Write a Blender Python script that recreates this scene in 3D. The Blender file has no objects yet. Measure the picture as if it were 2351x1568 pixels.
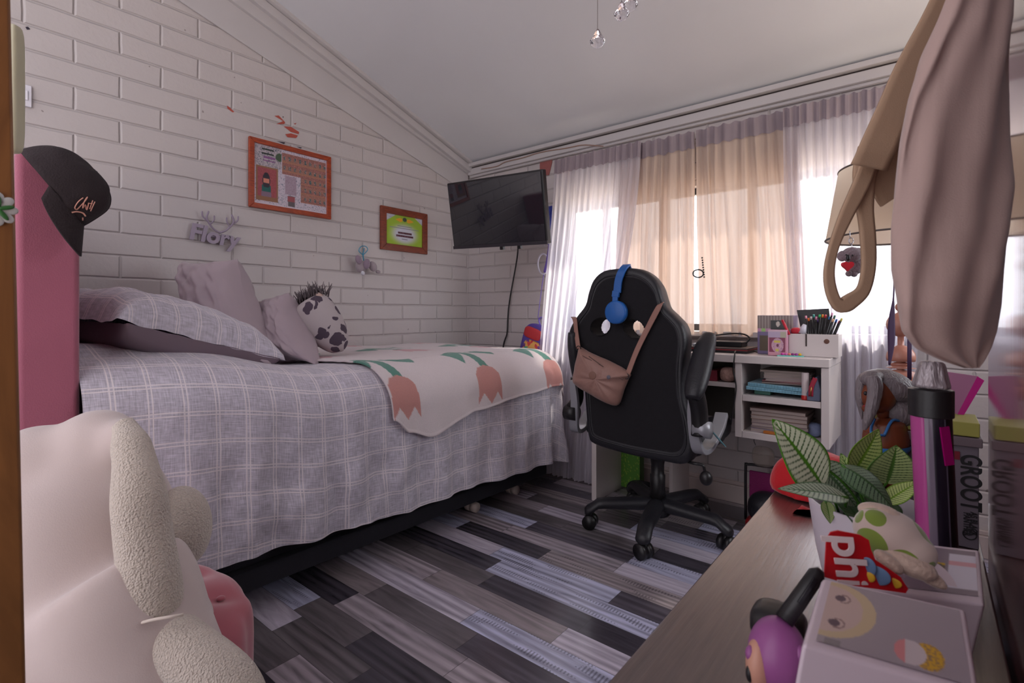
import bpy, bmesh, math, random
from mathutils import Vector, Matrix, Euler, noise
random.seed(7)
C = bpy.context.scene.collection
PI = math.pi
V = Vector
# ------------------------------------------------------------------ camera, sky, sun, exposure
FPX, YAW = 1168.5, math.radians(39.24)
CAM = V((2.904, 0.0, 1.05))
FW = V((-math.sin(YAW), math.cos(YAW), 0)); RT = V((math.cos(YAW), math.sin(YAW), 0)); UP = V((0, 0, 1))
cd = bpy.data.cameras.new('camera'); co = bpy.data.objects.new('camera', cd); C.objects.link(co)
co.location = CAM; co.rotation_euler = (PI/2, 0, YAW)
cd.sensor_width = 36; cd.lens = FPX/2351*36; cd.shift_y = -64/2351; cd.clip_start = 0.02
cd.dof.use_dof = True; cd.dof.focus_distance = 1.25; cd.dof.aperture_fstop = 10
bpy.context.scene.camera = co
w = bpy.data.worlds.new('world'); bpy.context.scene.world = w; w.use_nodes = True
nt = w.node_tree; nt.nodes.clear()
o_ = nt.nodes.new('ShaderNodeOutputWorld'); b_ = nt.nodes.new('ShaderNodeBackground')
tc = nt.nodes.new('ShaderNodeTexCoord'); sx = nt.nodes.new('ShaderNodeSeparateXYZ'); mr = nt.nodes.new('ShaderNodeMapRange')
mx = nt.nodes.new('ShaderNodeMix'); mx.data_type = 'RGBA'
nt.links.new(tc.outputs['Generated'], sx.inputs[0]); ad = nt.nodes.new('ShaderNodeMath'); ad.operation = 'MULTIPLY_ADD'; nt.links.new(sx.outputs['Y'], ad.inputs[0]); ad.inputs[1].default_value = 1.3; nt.links.new(sx.outputs['X'], ad.inputs[2])
am = nt.nodes.new('ShaderNodeMath'); am.operation = 'MAXIMUM'; nt.links.new(sx.outputs['Y'], am.inputs[0]); nt.links.new(ad.outputs[0], am.inputs[1]); nt.links.new(am.outputs[0], mr.inputs[0])
mr.inputs[1].default_value = -0.25; mr.inputs[2].default_value = 0.35
nt.links.new(mr.outputs[0], mx.inputs[0])
mx.inputs[6].default_value = (1.5, 1.42, 1.52, 1)      # the hallway side, dim and a little warm
mx.inputs[7].default_value = (4.6, 4.7, 5.0, 1)          # open sky on the window side
nt.links.new(mx.outputs[2], b_.inputs['Color']); nt.links.new(b_.outputs[0], o_.inputs[0])
sl = bpy.data.lights.new('sun', 'SUN'); sl.energy = 14; sl.angle = math.radians(3); sl.color = (1, 0.92, 0.80)
so = bpy.data.objects.new('sun', sl); C.objects.link(so)
so.rotation_euler = V((-0.28, -0.8, -1.0)).to_track_quat('-Z', 'Y').to_euler()
vs = bpy.context.scene.view_settings
vs.view_transform = 'Standard'; vs.look = 'None'; vs.gamma = 1; vs.use_curve_mapping = False; vs.exposure = 0.17

# ------------------------------------------------------------------ helpers
def at(px, py, x=None, y=None, z=None, d=None):
    r = FW + RT*((px-1175.5)/FPX) + UP*((720-py)/FPX)
    if x is not None: d = (x-CAM.x)/r.x
    elif y is not None: d = (y-CAM.y)/r.y
    elif z is not None: d = (z-CAM.z)/r.z
    return CAM + r*d
def lerp(a, b, t): return a+(b-a)*t
def srgb(r, g, b):
    f = lambda c: (c/255/12.92) if c/255 <= .04045 else ((c/255+.055)/1.055)**2.4
    return (f(r), f(g), f(b), 1)
def sm(t): t = max(0, min(1, t)); return t*t*(3-2*t)
def nz(p, s=1.0, seed=0): return noise.noise(V((p[0]*s+seed, p[1]*s+seed*1.7, p[2]*s-seed)))
def curve(pts, n=12):
    P = [V(p) for p in pts]; out = []
    P = [P[0]*2-P[1]] + P + [P[-1]*2-P[-2]]
    for i in range(1, len(P)-2):
        for k in range(n):
            t = k/n; a, b, c, d = P[i-1], P[i], P[i+1], P[i+2]
            out.append(.5*((2*b)+(c-a)*t+(2*a-5*b+4*c-d)*t*t+(3*b-a-3*c+d)*t*t*t))
    out.append(P[-2]); return out
def interp(pts, t):                       # piecewise linear (t, value) table
    if t <= pts[0][0]: return pts[0][1]
    for a, b in zip(pts, pts[1:]):
        if t <= b[0]: return a[1]+(b[1]-a[1])*sm((t-a[0])/(b[0]-a[0]+1e-9))
    return pts[-1][1]
class M:
    def __init__(s): s.v = []; s.f = []; s.uv = []; s.col = []; s.X = Matrix.Identity(4)
    def add(s, vs, fs, uv=None, col=None):
        n = len(s.v)
        s.v += [s.X @ V(p) for p in vs]; s.f += [tuple(i+n for i in f) for f in fs]
        s.uv += uv if uv else [(0, 0)]*len(vs); s.col += col if col else [(1, 1, 1, 1)]*len(vs); return s
    def box(s, x0, x1, y0, y1, z0, z1):
        return s.add([(x, y, z) for x in (x0, x1) for y in (y0, y1) for z in (z0, z1)],
                     [(0, 1, 3, 2), (4, 6, 7, 5), (0, 4, 5, 1), (2, 3, 7, 6), (0, 2, 6, 4), (1, 5, 7, 3)])
    def grid(s, fn, nu, nv, closed=False, uvfn=None, colfn=None):
        vs = []; uv = []; col = []
        for i in range(nu+1):
            for j in range(nv+1):
                u, v = i/nu, j/nv; vs.append(fn(u, v)); uv.append(uvfn(u, v) if uvfn else (u, v))
                if colfn: col.append(colfn(u, v))
        fs = [(i*(nv+1)+j, (i+1)*(nv+1)+j, (i+1)*(nv+1)+j+1, i*(nv+1)+j+1) for i in range(nu) for j in range(nv)]
        return s.add(vs, fs, uv, col or None)
    def loft(s, rings, caps=True, uv=None):
        n = len(rings[0]); vs = [p for r in rings for p in r]; fs = []
        for i in range(len(rings)-1):
            for j in range(n): fs.append((i*n+j, i*n+(j+1) % n, (i+1)*n+(j+1) % n, (i+1)*n+j))
        if caps: fs += [tuple(reversed(range(n))), tuple((len(rings)-1)*n+j for j in range(n))]
        return s.add(vs, fs, uv)
    def tube(s, path, r, n=8, caps=True):
        path = [V(p) for p in path]; rings = []; N = None
        for i, p in enumerate(path):
            t = (path[min(i+1, len(path)-1)]-path[max(i-1, 0)]).normalized()
            if N is None: N = t.orthogonal().normalized()
            else: N = (N-t*N.dot(t)).normalized()
            B = t.cross(N); rr = r[i] if isinstance(r, (list, tuple)) else r
            rings.append([p+(N*math.cos(a)+B*math.sin(a))*rr for a in [2*PI*k/n for k in range(n)]])
        return s.loft(rings, caps)
    def ribbon(s, path, wd, th, side):     # flat strap, side = width direction (vector or fn)
        path = [V(p) for p in path]; rings = []
        for i, p in enumerate(path):
            t = (path[min(i+1, len(path)-1)]-path[max(i-1, 0)]).normalized()
            S = t.cross(FW) if side is None else V(side(i/(len(path)-1)) if callable(side) else side); S = (S-t*S.dot(t)).normalized(); N = t.cross(S)
            ww = wd[i] if isinstance(wd, list) else wd
            rings.append([p+S*a*ww/2+N*b*th/2 for a, b in ((-1, -1), (-.6, -1), (0, -1), (.6, -1), (1, -1), (1, 1), (.6, 1), (0, 1), (-.6, 1), (-1, 1))])
        return s.loft(rings)
    def lathe(s, prof, c=(0, 0, 0), n=32, caps=True):
        c = V(c); return s.loft([[c+V((r*math.cos(a), r*math.sin(a), z)) for a in [2*PI*k/n for k in range(n)]] for r, z in prof], caps)
    def ell(s, c, r, rot=(0, 0, 0), n=24, m=16, fn=None):
        c = V(c); R = Euler(rot).to_matrix(); rings = []
        for i in range(m+1):
            th = PI*i/m*0.998+0.003; ring = []
            for k in range(n):
                a = 2*PI*k/n; d = V((math.sin(th)*math.cos(a), math.sin(th)*math.sin(a), -math.cos(th)))
                q = V((d.x*r[0], d.y*r[1], d.z*r[2]))
                if fn: q = q*fn(d)
                ring.append(c+R @ q)
            rings.append(ring)
        return s.loft(rings)
    def prism(s, poly, f0, f1):            # poly 2D, f0/f1 map 2D -> 3D
        n = len(poly); a = [f0(*p) for p in poly]; b = [f1(*p) for p in poly]
        fs = [tuple(range(n)), tuple(reversed(range(n, 2*n)))]+[(i, i+n, (i+1) % n+n, (i+1) % n) for i in range(n)]
        return s.add(a+b, fs)
    def build(s, name, mat, parent=None, smooth=True, bevel=0, sub=0, solid=0, remesh=0, smoothit=0, kind=None, seg=2, color=False):
        me = bpy.data.meshes.new(name)
        top = parent is None
        if top:
            mn = V((min(p.x for p in s.v), min(p.y for p in s.v), min(p.z for p in s.v))); mxx = V((max(p.x for p in s.v), max(p.y for p in s.v), 0))
            org = V(((mn.x+mxx.x)/2, (mn.y+mxx.y)/2, mn.z))
        else: org = V((0, 0, 0))
        me.from_pydata([tuple(p-org) for p in s.v], [], s.f); me.validate(); me.update()
        uvl = me.uv_layers.new(name='UVMap')
        for l in me.loops: uvl.data[l.index].uv = s.uv[l.vertex_index]
        if color:
            ca = me.color_attributes.new('Col', 'FLOAT_COLOR', 'POINT')
            for i, c in enumerate(s.col): ca.data[i].color = c
        bm = bmesh.new(); bm.from_mesh(me); bmesh.ops.recalc_face_normals(bm, faces=bm.faces); bm.to_mesh(me); bm.free()
        me.materials.append(mat)
        if smooth: me.shade_smooth()
        ob = bpy.data.objects.new(name, me); C.objects.link(ob)
        if top: ob.location = org
        else: ob.parent = parent; ob.matrix_parent_inverse = (WM[parent.name]).inverted() if parent.name in WM else Matrix.Identity(4)
        WM[ob.name] = Matrix.Translation(org) if top else Matrix.Identity(4)
        if remesh: m_ = ob.modifiers.new('r', 'REMESH'); m_.mode = 'VOXEL'; m_.voxel_size = remesh; m_.use_smooth_shade = True
        if smoothit: m_ = ob.modifiers.new('sm', 'SMOOTH'); m_.iterations = smoothit; m_.factor = .6
        if solid: m_ = ob.modifiers.new('s', 'SOLIDIFY'); m_.thickness = solid; m_.offset = 0
        if bevel:
            m_ = ob.modifiers.new('b', 'BEVEL'); m_.width = bevel; m_.segments = seg; m_.limit_method = 'ANGLE'; m_.angle_limit = math.radians(35); m_.harden_normals = True
        if sub: m_ = ob.modifiers.new('ss', 'SUBSURF'); m_.levels = sub; m_.render_levels = sub
        if kind: ob['kind'] = kind
        return ob
WM = {}
def tag(o, label, cat, group=None, kind=None):
    o['label'] = label; o['category'] = cat
    if group: o['group'] = group
    if kind: o['kind'] = kind
    return o
def thing(name, label, cat, loc, group=None):
    o = bpy.data.objects.new(name, None); C.objects.link(o); o.location = loc; o.empty_display_size = .05
    WM[o.name] = Matrix.Translation(V(loc)); return tag(o, label, cat, group)
def dup(o, delta, label=None, parent=None, rotz=None):
    c = o.copy(); C.objects.link(c)
    if parent is None:
        c.location = o.location+V(delta)
        if rotz is not None: c.rotation_euler.z += rotz
    else: c.parent = parent
    if label: c['label'] = label
    for ch in list(o.children): dup(ch, (0, 0, 0), None, c)
    return c
# ---- materials
def base(name):
    m = bpy.data.materials.new(name); m.use_nodes = True; n = m.node_tree; b = n.nodes['Principled BSDF']; return m, n, b
def N(n, t, **k):
    x = n.nodes.new('ShaderNode'+t)
    for a, v in k.items(): setattr(x, a, v)
    return x
def math_(n, op, a, b=None, c=None):
    x = N(n, 'Math', operation=op)
    for i, v in enumerate((a, b, c)):
        if v is None: continue
        if isinstance(v, (int, float)): x.inputs[i].default_value = v
        else: n.links.new(v, x.inputs[i])
    return x.outputs[0]
def mixc(n, f, a, b):
    x = N(n, 'Mix', data_type='RGBA')
    for i, v in ((0, f), (6, a), (7, b)):
        if isinstance(v, (int, float)): x.inputs[i].default_value = v
        elif isinstance(v, tuple): x.inputs[i].default_value = v
        else: n.links.new(v, x.inputs[i])
    return x.outputs[2]
def mat(name, col, rough=.6, metal=0, var=0, vs=8, bump=0, bs=60, coat=0, sheen=0, alpha=1, emit=None, stretch=None, spec=.5, trans=0, ior=1.45, attr=False):
    m, n, b = base(name); b.inputs['Roughness'].default_value = rough; b.inputs['Metallic'].default_value = metal
    b.inputs['Specular IOR Level'].default_value = spec; b.inputs['Coat Weight'].default_value = coat
    b.inputs['Sheen Weight'].default_value = sheen; b.inputs['Alpha'].default_value = alpha
    b.inputs['Transmission Weight'].default_value = trans; b.inputs['IOR'].default_value = ior
    if sheen: b.inputs['Sheen Roughness'].default_value = .4
    tc = N(n, 'TexCoord'); src = tc.outputs['Object']
    if stretch:
        mp = N(n, 'Mapping'); mp.inputs['Scale'].default_value = stretch; n.links.new(src, mp.inputs[0]); src = mp.outputs[0]
    c = col
    if attr:
        at_ = N(n, 'Attribute', attribute_name='Col'); c = at_.outputs['Color']
    if var:
        t = N(n, 'TexNoise'); t.inputs['Scale'].default_value = vs; t.inputs['Detail'].default_value = 5; n.links.new(src, t.inputs['Vector'])
        f = math_(n, 'MULTIPLY', math_(n, 'SUBTRACT', t.outputs['Fac'], .5), var*2)
        hs = N(n, 'HueSaturation'); n.links.new(math_(n, 'ADD', f, 1.0), hs.inputs['Value'])
        if attr: n.links.new(c, hs.inputs['Color'])
        else: hs.inputs['Color'].default_value = c
        n.links.new(hs.outputs[0], b.inputs['Base Color'])
    elif attr: n.links.new(c, b.inputs['Base Color'])
    else: b.inputs['Base Color'].default_value = c
    if bump:
        t = N(n, 'TexNoise'); t.inputs['Scale'].default_value = bs; t.inputs['Detail'].default_value = 3; n.links.new(src, t.inputs['Vector'])
        bp = N(n, 'Bump'); bp.inputs['Strength'].default_value = bump; bp.inputs['Distance'].default_value = .01
        n.links.new(t.outputs['Fac'], bp.inputs['Height']); n.links.new(bp.outputs[0], b.inputs['Normal'])
    if emit: b.inputs['Emission Color'].default_value = emit[0]; b.inputs['Emission Strength'].default_value = emit[1]
    return m
def brick_mat(name, ax, off, col):
    m, n, b = base(name); tc = N(n, 'TexCoord'); g = N(n, 'NewGeometry'); s = N(n, 'SeparateXYZ'); n.links.new(g.outputs['Position'], s.inputs[0])
    cb = N(n, 'CombineXYZ'); n.links.new(math_(n, 'ADD', s.outputs[ax], off), cb.inputs[0]); n.links.new(math_(n, 'SUBTRACT', s.outputs['Z'], .074), cb.inputs[1])
    wob = N(n, 'TexNoise'); wob.inputs['Scale'].default_value = 9; n.links.new(g.outputs['Position'], wob.inputs['Vector'])
    va = N(n, 'VectorMath', operation='MULTIPLY_ADD'); n.links.new(wob.outputs['Color'], va.inputs[0]); va.inputs[1].default_value = (.006,)*3; n.links.new(cb.outputs[0], va.inputs[2])
    br = N(n, 'TexBrick'); br.offset = .5; n.links.new(va.outputs[0], br.inputs['Vector'])
    br.inputs['Scale'].default_value = 1; br.inputs['Mortar Size'].default_value = .0085; br.inputs['Mortar Smooth'].default_value = 1.0
    br.inputs['Brick Width'].default_value = .328; br.inputs['Row Height'].default_value = .104; br.inputs['Bias'].default_value = 0
    br.inputs['Color1'].default_value = (.3, .3, .3, 1); br.inputs['Color2'].default_value = (.7, .7, .7, 1)
    t = N(n, 'TexNoise'); t.inputs['Scale'].default_value = 1.7; t.inputs['Detail'].default_value = 6; n.links.new(g.outputs['Position'], t.inputs['Vector'])
    c1 = mixc(n, math_(n, 'MULTIPLY', t.outputs['Fac'], .5), col, tuple(c*.86 for c in col[:3])+(1,))
    bw = N(n, 'RGBToBW'); n.links.new(br.outputs['Color'], bw.inputs[0])
    c2 = mixc(n, math_(n, 'MULTIPLY', bw.outputs[0], .22), c1, tuple(c*.8 for c in col[:3])+(1,))
    spn = N(n, 'TexNoise'); spn.inputs['Scale'].default_value = 26; spn.inputs['Detail'].default_value = 1; n.links.new(g.outputs['Position'], spn.inputs['Vector'])
    sp = math_(n, 'GREATER_THAN', spn.outputs['Fac'], .79)
    c3 = mixc(n, math_(n, 'MULTIPLY', sp, .6), c2, (.12, .08, .07, 1))
    n.links.new(c3, b.inputs['Base Color']); b.inputs['Roughness'].default_value = .42
    fine = N(n, 'TexNoise'); fine.inputs['Scale'].default_value = 55; fine.inputs['Detail'].default_value = 4; n.links.new(g.outputs['Position'], fine.inputs['Vector'])
    med = N(n, 'TexNoise'); med.inputs['Scale'].default_value = 9; n.links.new(g.outputs['Position'], med.inputs['Vector'])
    h = math_(n, 'ADD', math_(n, 'MULTIPLY', br.outputs['Fac'], -1.0), math_(n, 'ADD', math_(n, 'MULTIPLY', fine.outputs['Fac'], .22), math_(n, 'MULTIPLY', med.outputs['Fac'], .5)))
    h = math_(n, 'ADD', h, math_(n, 'MULTIPLY', bw.outputs[0], .5))
    bp = N(n, 'Bump'); bp.inputs['Strength'].default_value = .75; bp.inputs['Distance'].default_value = .007
    n.links.new(h, bp.inputs['Height']); n.links.new(bp.outputs[0], b.inputs['Normal']); return m
def cloth_mat(name, col, trans_col, tr, tl):   # sheer: transparent share tr, translucent share tl
    m, n, b = base(name); n.nodes.remove(b); o = n.nodes['Material Output']
    df = N(n, 'BsdfDiffuse'); df.inputs[0].default_value = col; t1 = N(n, 'BsdfTranslucent'); t1.inputs[0].default_value = trans_col
    tp = N(n, 'BsdfTransparent'); a = N(n, 'MixShader'); a.inputs[0].default_value = tl; n.links.new(df.outputs[0], a.inputs[1]); n.links.new(t1.outputs[0], a.inputs[2])
    c = N(n, 'MixShader'); c.inputs[0].default_value = tr; n.links.new(a.outputs[0], c.inputs[1]); n.links.new(tp.outputs[0], c.inputs[2])
    g = N(n, 'NewGeometry'); mp = N(n, 'Mapping'); mp.inputs['Scale'].default_value = (60, 60, 1.2); n.links.new(g.outputs['Position'], mp.inputs[0])
    t = N(n, 'TexNoise'); t.inputs['Scale'].default_value = 1; n.links.new(mp.outputs[0], t.inputs['Vector'])
    n.links.new(math_(n, 'MULTIPLY', t.outputs['Fac'], tr*2), c.inputs[0])
    n.links.new(c.outputs[0], o.inputs[0]); return m
def wood_mat(name, c1, c2, scale=(1, 1, 1), rough=.35, dist=2.5, bump=.15, coat=0):
    m, n, b = base(name); tc = N(n, 'TexCoord'); mp = N(n, 'Mapping'); mp.inputs['Scale'].default_value = scale; n.links.new(tc.outputs['Object'], mp.inputs[0])
    t = N(n, 'TexNoise'); t.inputs['Scale'].default_value = 3; t.inputs['Detail'].default_value = 8; t.inputs['Distortion'].default_value = dist; n.links.new(mp.outputs[0], t.inputs['Vector'])
    r = N(n, 'ValToRGB'); r.color_ramp.elements[0].position = .35; r.color_ramp.elements[1].position = .65; r.color_ramp.elements[0].color = c1; r.color_ramp.elements[1].color = c2
    n.links.new(t.outputs['Fac'], r.inputs[0]); n.links.new(r.outputs[0], b.inputs['Base Color']); b.inputs['Roughness'].default_value = rough; b.inputs['Coat Weight'].default_value = coat
    bp = N(n, 'Bump'); bp.inputs['Strength'].default_value = bump; bp.inputs['Distance'].default_value = .003; n.links.new(t.outputs['Fac'], bp.inputs['Height']); n.links.new(bp.outputs[0], b.inputs['Normal'])
    return m
def floor_mat():
    m, n, b = base('laminate'); g = N(n, 'NewGeometry'); s = N(n, 'SeparateXYZ'); n.links.new(g.outputs['Position'], s.inputs[0])
    yy = math_(n, 'DIVIDE', math_(n, 'SUBTRACT', s.outputs['Y'], .059), .106); row = math_(n, 'FLOOR', yy); fy = math_(n, 'FRACT', yy)
    W = math_(n, 'ADD', math_(n, 'MULTIPLY', s.outputs['X'], 1.9), math_(n, 'MULTIPLY', row, 13.37))
    vo = N(n, 'TexVoronoi', voronoi_dimensions='1D'); vo.inputs['Scale'].default_value = 1; n.links.new(W, vo.inputs['W'])
    ve = N(n, 'TexVoronoi', voronoi_dimensions='1D', feature='DISTANCE_TO_EDGE'); ve.inputs['Scale'].default_value = 1; n.links.new(W, ve.inputs['W'])
    sc = N(n, 'SeparateColor'); n.links.new(vo.outputs['Color'], sc.inputs[0])
    r = N(n, 'ValToRGB'); r.color_ramp.interpolation = 'CONSTANT'; e = r.color_ramp.elements
    cols = [(0, srgb(66, 62, 70)), (.17, srgb(152, 142, 150)), (.33, srgb(98, 92, 96)), (.48, srgb(176, 168, 182)), (.62, srgb(80, 75, 84)), (.76, srgb(136, 126, 130)), (.88, srgb(168, 168, 192))]
    e[0].position, e[0].color = cols[0]; e[1].position, e[1].color = cols[1]
    for p, c in cols[2:]: q = e.new(p); q.color = c
    n.links.new(sc.outputs[0], r.inputs[0])
    cb = N(n, 'CombineXYZ'); n.links.new(math_(n, 'MULTIPLY', s.outputs['X'], 1.6), cb.inputs[0]); n.links.new(math_(n, 'MULTIPLY', s.outputs['Y'], 16), cb.inputs[1]); n.links.new(math_(n, 'MULTIPLY', sc.outputs[1], 40), cb.inputs[2])
    gr = N(n, 'TexNoise'); gr.inputs['Scale'].default_value = 1.6; gr.inputs['Detail'].default_value = 7; gr.inputs['Distortion'].default_value = 1.6; n.links.new(cb.outputs[0], gr.inputs['Vector'])
    wv = N(n, 'TexWave', wave_type='BANDS', bands_direction='Y'); wv.inputs['Scale'].default_value = .55; wv.inputs['Distortion'].default_value = 9; wv.inputs['Detail'].default_value = 3; wv.inputs['Detail Scale'].default_value = .6
    n.links.new(cb.outputs[0], wv.inputs['Vector'])
    amt = math_(n, 'ADD', math_(n, 'MULTIPLY', math_(n, 'SUBTRACT', gr.outputs['Fac'], .5), 1.5), math_(n, 'MULTIPLY', math_(n, 'SUBTRACT', wv.outputs['Fac'], .5), math_(n, 'MULTIPLY', math_(n, 'GREATER_THAN', sc.outputs[2], .5), .5)))
    hs = N(n, 'HueSaturation'); n.links.new(r.outputs[0], hs.inputs['Color']); n.links.new(math_(n, 'ADD', 1.0, amt), hs.inputs['Value'])
    # saw marks across some light strips
    saw = math_(n, 'GREATER_THAN', math_(n, 'SINE', math_(n, 'MULTIPLY', s.outputs['X'], 520)), .1)
    cb2 = N(n, 'CombineXYZ'); n.links.new(math_(n, 'MULTIPLY', s.outputs['X'], 3), cb2.inputs[0]); n.links.new(math_(n, 'MULTIPLY', s.outputs['Y'], 22), cb2.inputs[1]); n.links.new(row, cb2.inputs[2])
    sn = N(n, 'TexNoise'); sn.inputs['Scale'].default_value = 1.5; n.links.new(cb2.outputs[0], sn.inputs['Vector'])
    sf = math_(n, 'MULTIPLY', math_(n, 'MULTIPLY', saw, math_(n, 'GREATER_THAN', sn.outputs['Fac'], .56)), math_(n, 'MULTIPLY', math_(n, 'GREATER_THAN', sc.outputs[0], .8), .5))
    c = mixc(n, sf, hs.outputs[0], (.045, .04, .05, 1))
    seam = math_(n, 'MAXIMUM', math_(n, 'LESS_THAN', math_(n, 'MINIMUM', fy, math_(n, 'SUBTRACT', 1.0, fy)), .009), math_(n, 'LESS_THAN', ve.outputs['Distance'], .0022))
    c = mixc(n, math_(n, 'MULTIPLY', seam, .6), c, (.03, .028, .03, 1))
    n.links.new(c, b.inputs['Base Color']); n.links.new(math_(n, 'ADD', math_(n, 'MULTIPLY', gr.outputs['Fac'], .2), .10), b.inputs['Roughness'])
    bp = N(n, 'Bump'); bp.inputs['Strength'].default_value = .12; bp.inputs['Distance'].default_value = .002; n.links.new(gr.outputs['Fac'], bp.inputs['Height']); n.links.new(bp.outputs[0], b.inputs['Normal'])
    return m
def check_mat(name, col, line, sp=.09, bumpiness=.5):
    m, n, b = base(name); u = N(n, 'UVMap', uv_map='UVMap'); s = N(n, 'SeparateXYZ'); n.links.new(u.outputs[0], s.inputs[0]); ls = []
    for a in ('X', 'Y'):
        f = math_(n, 'FRACT', math_(n, 'DIVIDE', s.outputs[a], sp))
        for c0 in (.44, .56): ls.append(math_(n, 'LESS_THAN', math_(n, 'ABSOLUTE', math_(n, 'SUBTRACT', f, c0)), .022))
    L = ls[0]
    for q in ls[1:]: L = math_(n, 'MAXIMUM', L, q)
    mp = N(n, 'Mapping'); mp.inputs['Scale'].default_value = (25, 260, 1); n.links.new(u.outputs[0], mp.inputs[0])
    t = N(n, 'TexNoise'); t.inputs['Scale'].default_value = 1; t.inputs['Detail'].default_value = 4; n.links.new(mp.outputs[0], t.inputs['Vector'])
    mp2 = N(n, 'Mapping'); mp2.inputs['Scale'].default_value = (260, 25, 1); n.links.new(u.outputs[0], mp2.inputs[0])
    t2 = N(n, 'TexNoise'); t2.inputs['Scale'].default_value = 1; t2.inputs['Detail'].default_value = 4; n.links.new(mp2.outputs[0], t2.inputs['Vector'])
    g = N(n, 'NewGeometry'); t3 = N(n, 'TexNoise'); t3.inputs['Scale'].default_value = 9; t3.inputs['Detail'].default_value = 4; t3.inputs['Distortion'].default_value = .8; n.links.new(g.outputs['Position'], t3.inputs['Vector'])
    v = math_(n, 'ADD', math_(n, 'ADD', t.outputs['Fac'], t2.outputs['Fac']), -.0)
    hs = N(n, 'HueSaturation'); hs.inputs['Color'].default_value = col; n.links.new(v, hs.inputs['Value'])
    c = mixc(n, math_(n, 'MULTIPLY', L, .75), hs.outputs[0], line); n.links.new(c, b.inputs['Base Color'])
    b.inputs['Roughness'].default_value = .85; b.inputs['Sheen Weight'].default_value = .2
    h = math_(n, 'ADD', math_(n, 'MULTIPLY', L, .35), math_(n, 'ADD', math_(n, 'MULTIPLY', t3.outputs['Fac'], bumpiness*5), math_(n, 'MULTIPLY', v, .15)))
    bp = N(n, 'Bump'); bp.inputs['Strength'].default_value = .6; bp.inputs['Distance'].default_value = .006; n.links.new(h, bp.inputs['Height']); n.links.new(bp.outputs[0], b.inputs['Normal'])
    return m
def sherpa_mat(name, col):
    m, n, b = base(name); g = N(n, 'TexCoord'); v = N(n, 'TexVoronoi', feature='SMOOTH_F1'); v.inputs['Scale'].default_value = 340; n.links.new(g.outputs['Object'], v.inputs['Vector'])
    t = N(n, 'TexNoise'); t.inputs['Scale'].default_value = 210; t.inputs['Detail'].default_value = 4; t.inputs['Distortion'].default_value = .6; n.links.new(g.outputs['Object'], t.inputs['Vector'])
    n.links.new(mixc(n, v.outputs['Distance'], col, tuple(c*.7 for c in col[:3])+(1,)), b.inputs['Base Color'])
    h = math_(n, 'ADD', math_(n, 'MULTIPLY', v.outputs['Distance'], -1.2), t.outputs['Fac']); b.inputs['Roughness'].default_value = .95; b.inputs['Sheen Weight'].default_value = .3
    bp = N(n, 'Bump'); bp.inputs['Strength'].default_value = .8; bp.inputs['Distance'].default_value = .0035; n.links.new(h, bp.inputs['Height']); n.links.new(bp.outputs[0], b.inputs['Normal']); return m
WHITE = srgb(192, 184, 183)
m_brickL = brick_mat('brick_left', 'Y', -.027, WHITE); m_brickB = brick_mat('brick_back', 'X', .05, WHITE)
m_ceil = mat('ceiling_paint', srgb(206, 207, 212), .42, var=.08, vs=1.3, bump=.08, bs=7)
m_trim = mat('trim_paint', srgb(186, 181, 182), .4, var=.06, vs=4, bump=.05, bs=20)
m_dark = mat('dark_gap', srgb(60, 50, 48), .8)  # dark colour painted for the shade inside gaps
m_floor = floor_mat()
m_black = mat('black_plastic', srgb(28, 26, 28), .35, bump=.03, bs=200)
m_blackfab = mat('black_fabric', srgb(27, 25, 29), .95, bump=.35, bs=350, var=.1, vs=30)
m_leather = mat('black_leather', srgb(32, 31, 36), .42, bump=.12, bs=120)
m_silver = mat('silver_plastic', srgb(150, 150, 156), .3, metal=.3)
m_chrome = mat('chrome', srgb(200, 200, 205), .15, metal=1)
m_whitelam = mat('white_laminate', srgb(202, 192, 190), .4, var=.03, vs=5)
m_greyboard = mat('grey_backboard', srgb(104, 101, 92), .7, var=.05)
m_orange = wood_mat('red_brown_wood', srgb(128, 42, 12), srgb(168, 66, 22), (3, 3, 18), .35)
m_brownwood = wood_mat('brown_red_wood', srgb(104, 42, 20), srgb(132, 56, 28), (3, 3, 18), .4)
m_attr = mat('printed_paper', (1, 1, 1, 1), .6, attr=True)
m_attrg = mat('printed_plastic', (1, 1, 1, 1), .3, attr=True)

# ------------------------------------------------------------------ room shell
CZ = lambda y: 2.245+.335*(3.0-y)          # sloping ceiling height
Y0 = -1.4
def struct(m, name, ma, **k): return m.build(name, ma, kind='structure', **k)
struct(M().box(-.15, 3.7, Y0, 3.2, -.1, 0), 'floor', m_floor, smooth=False)
struct(M().prism([(Y0, 0), (3.0, 0), (3.0, CZ(3)+.05), (Y0, CZ(Y0)+.05)], lambda y, z: V((-.15, y, z)), lambda y, z: V((0, y, z))), 'wall_left', m_brickL, smooth=False)
WX0, WX1, WZ0, WZ1 = .80, 2.86, .95, 1.80
b = M()
b.box(-.15, WX0, 3.0, 3.18, 0, 2.35).box(WX1, 3.7, 3.0, 3.18, 0, 2.35).box(WX0, WX1, 3.0, 3.18, 0, WZ0).box(WX0, WX1, 3.0, 3.18, WZ1, 2.35)
struct(b, 'wall_back', m_brickB, smooth=False)
RY0, RY1, RZ0, RZ1 = 1.7, 2.8, 1.0, 2.05          # unseen window added in the right wall to let in more daylight
b = M()
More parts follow.
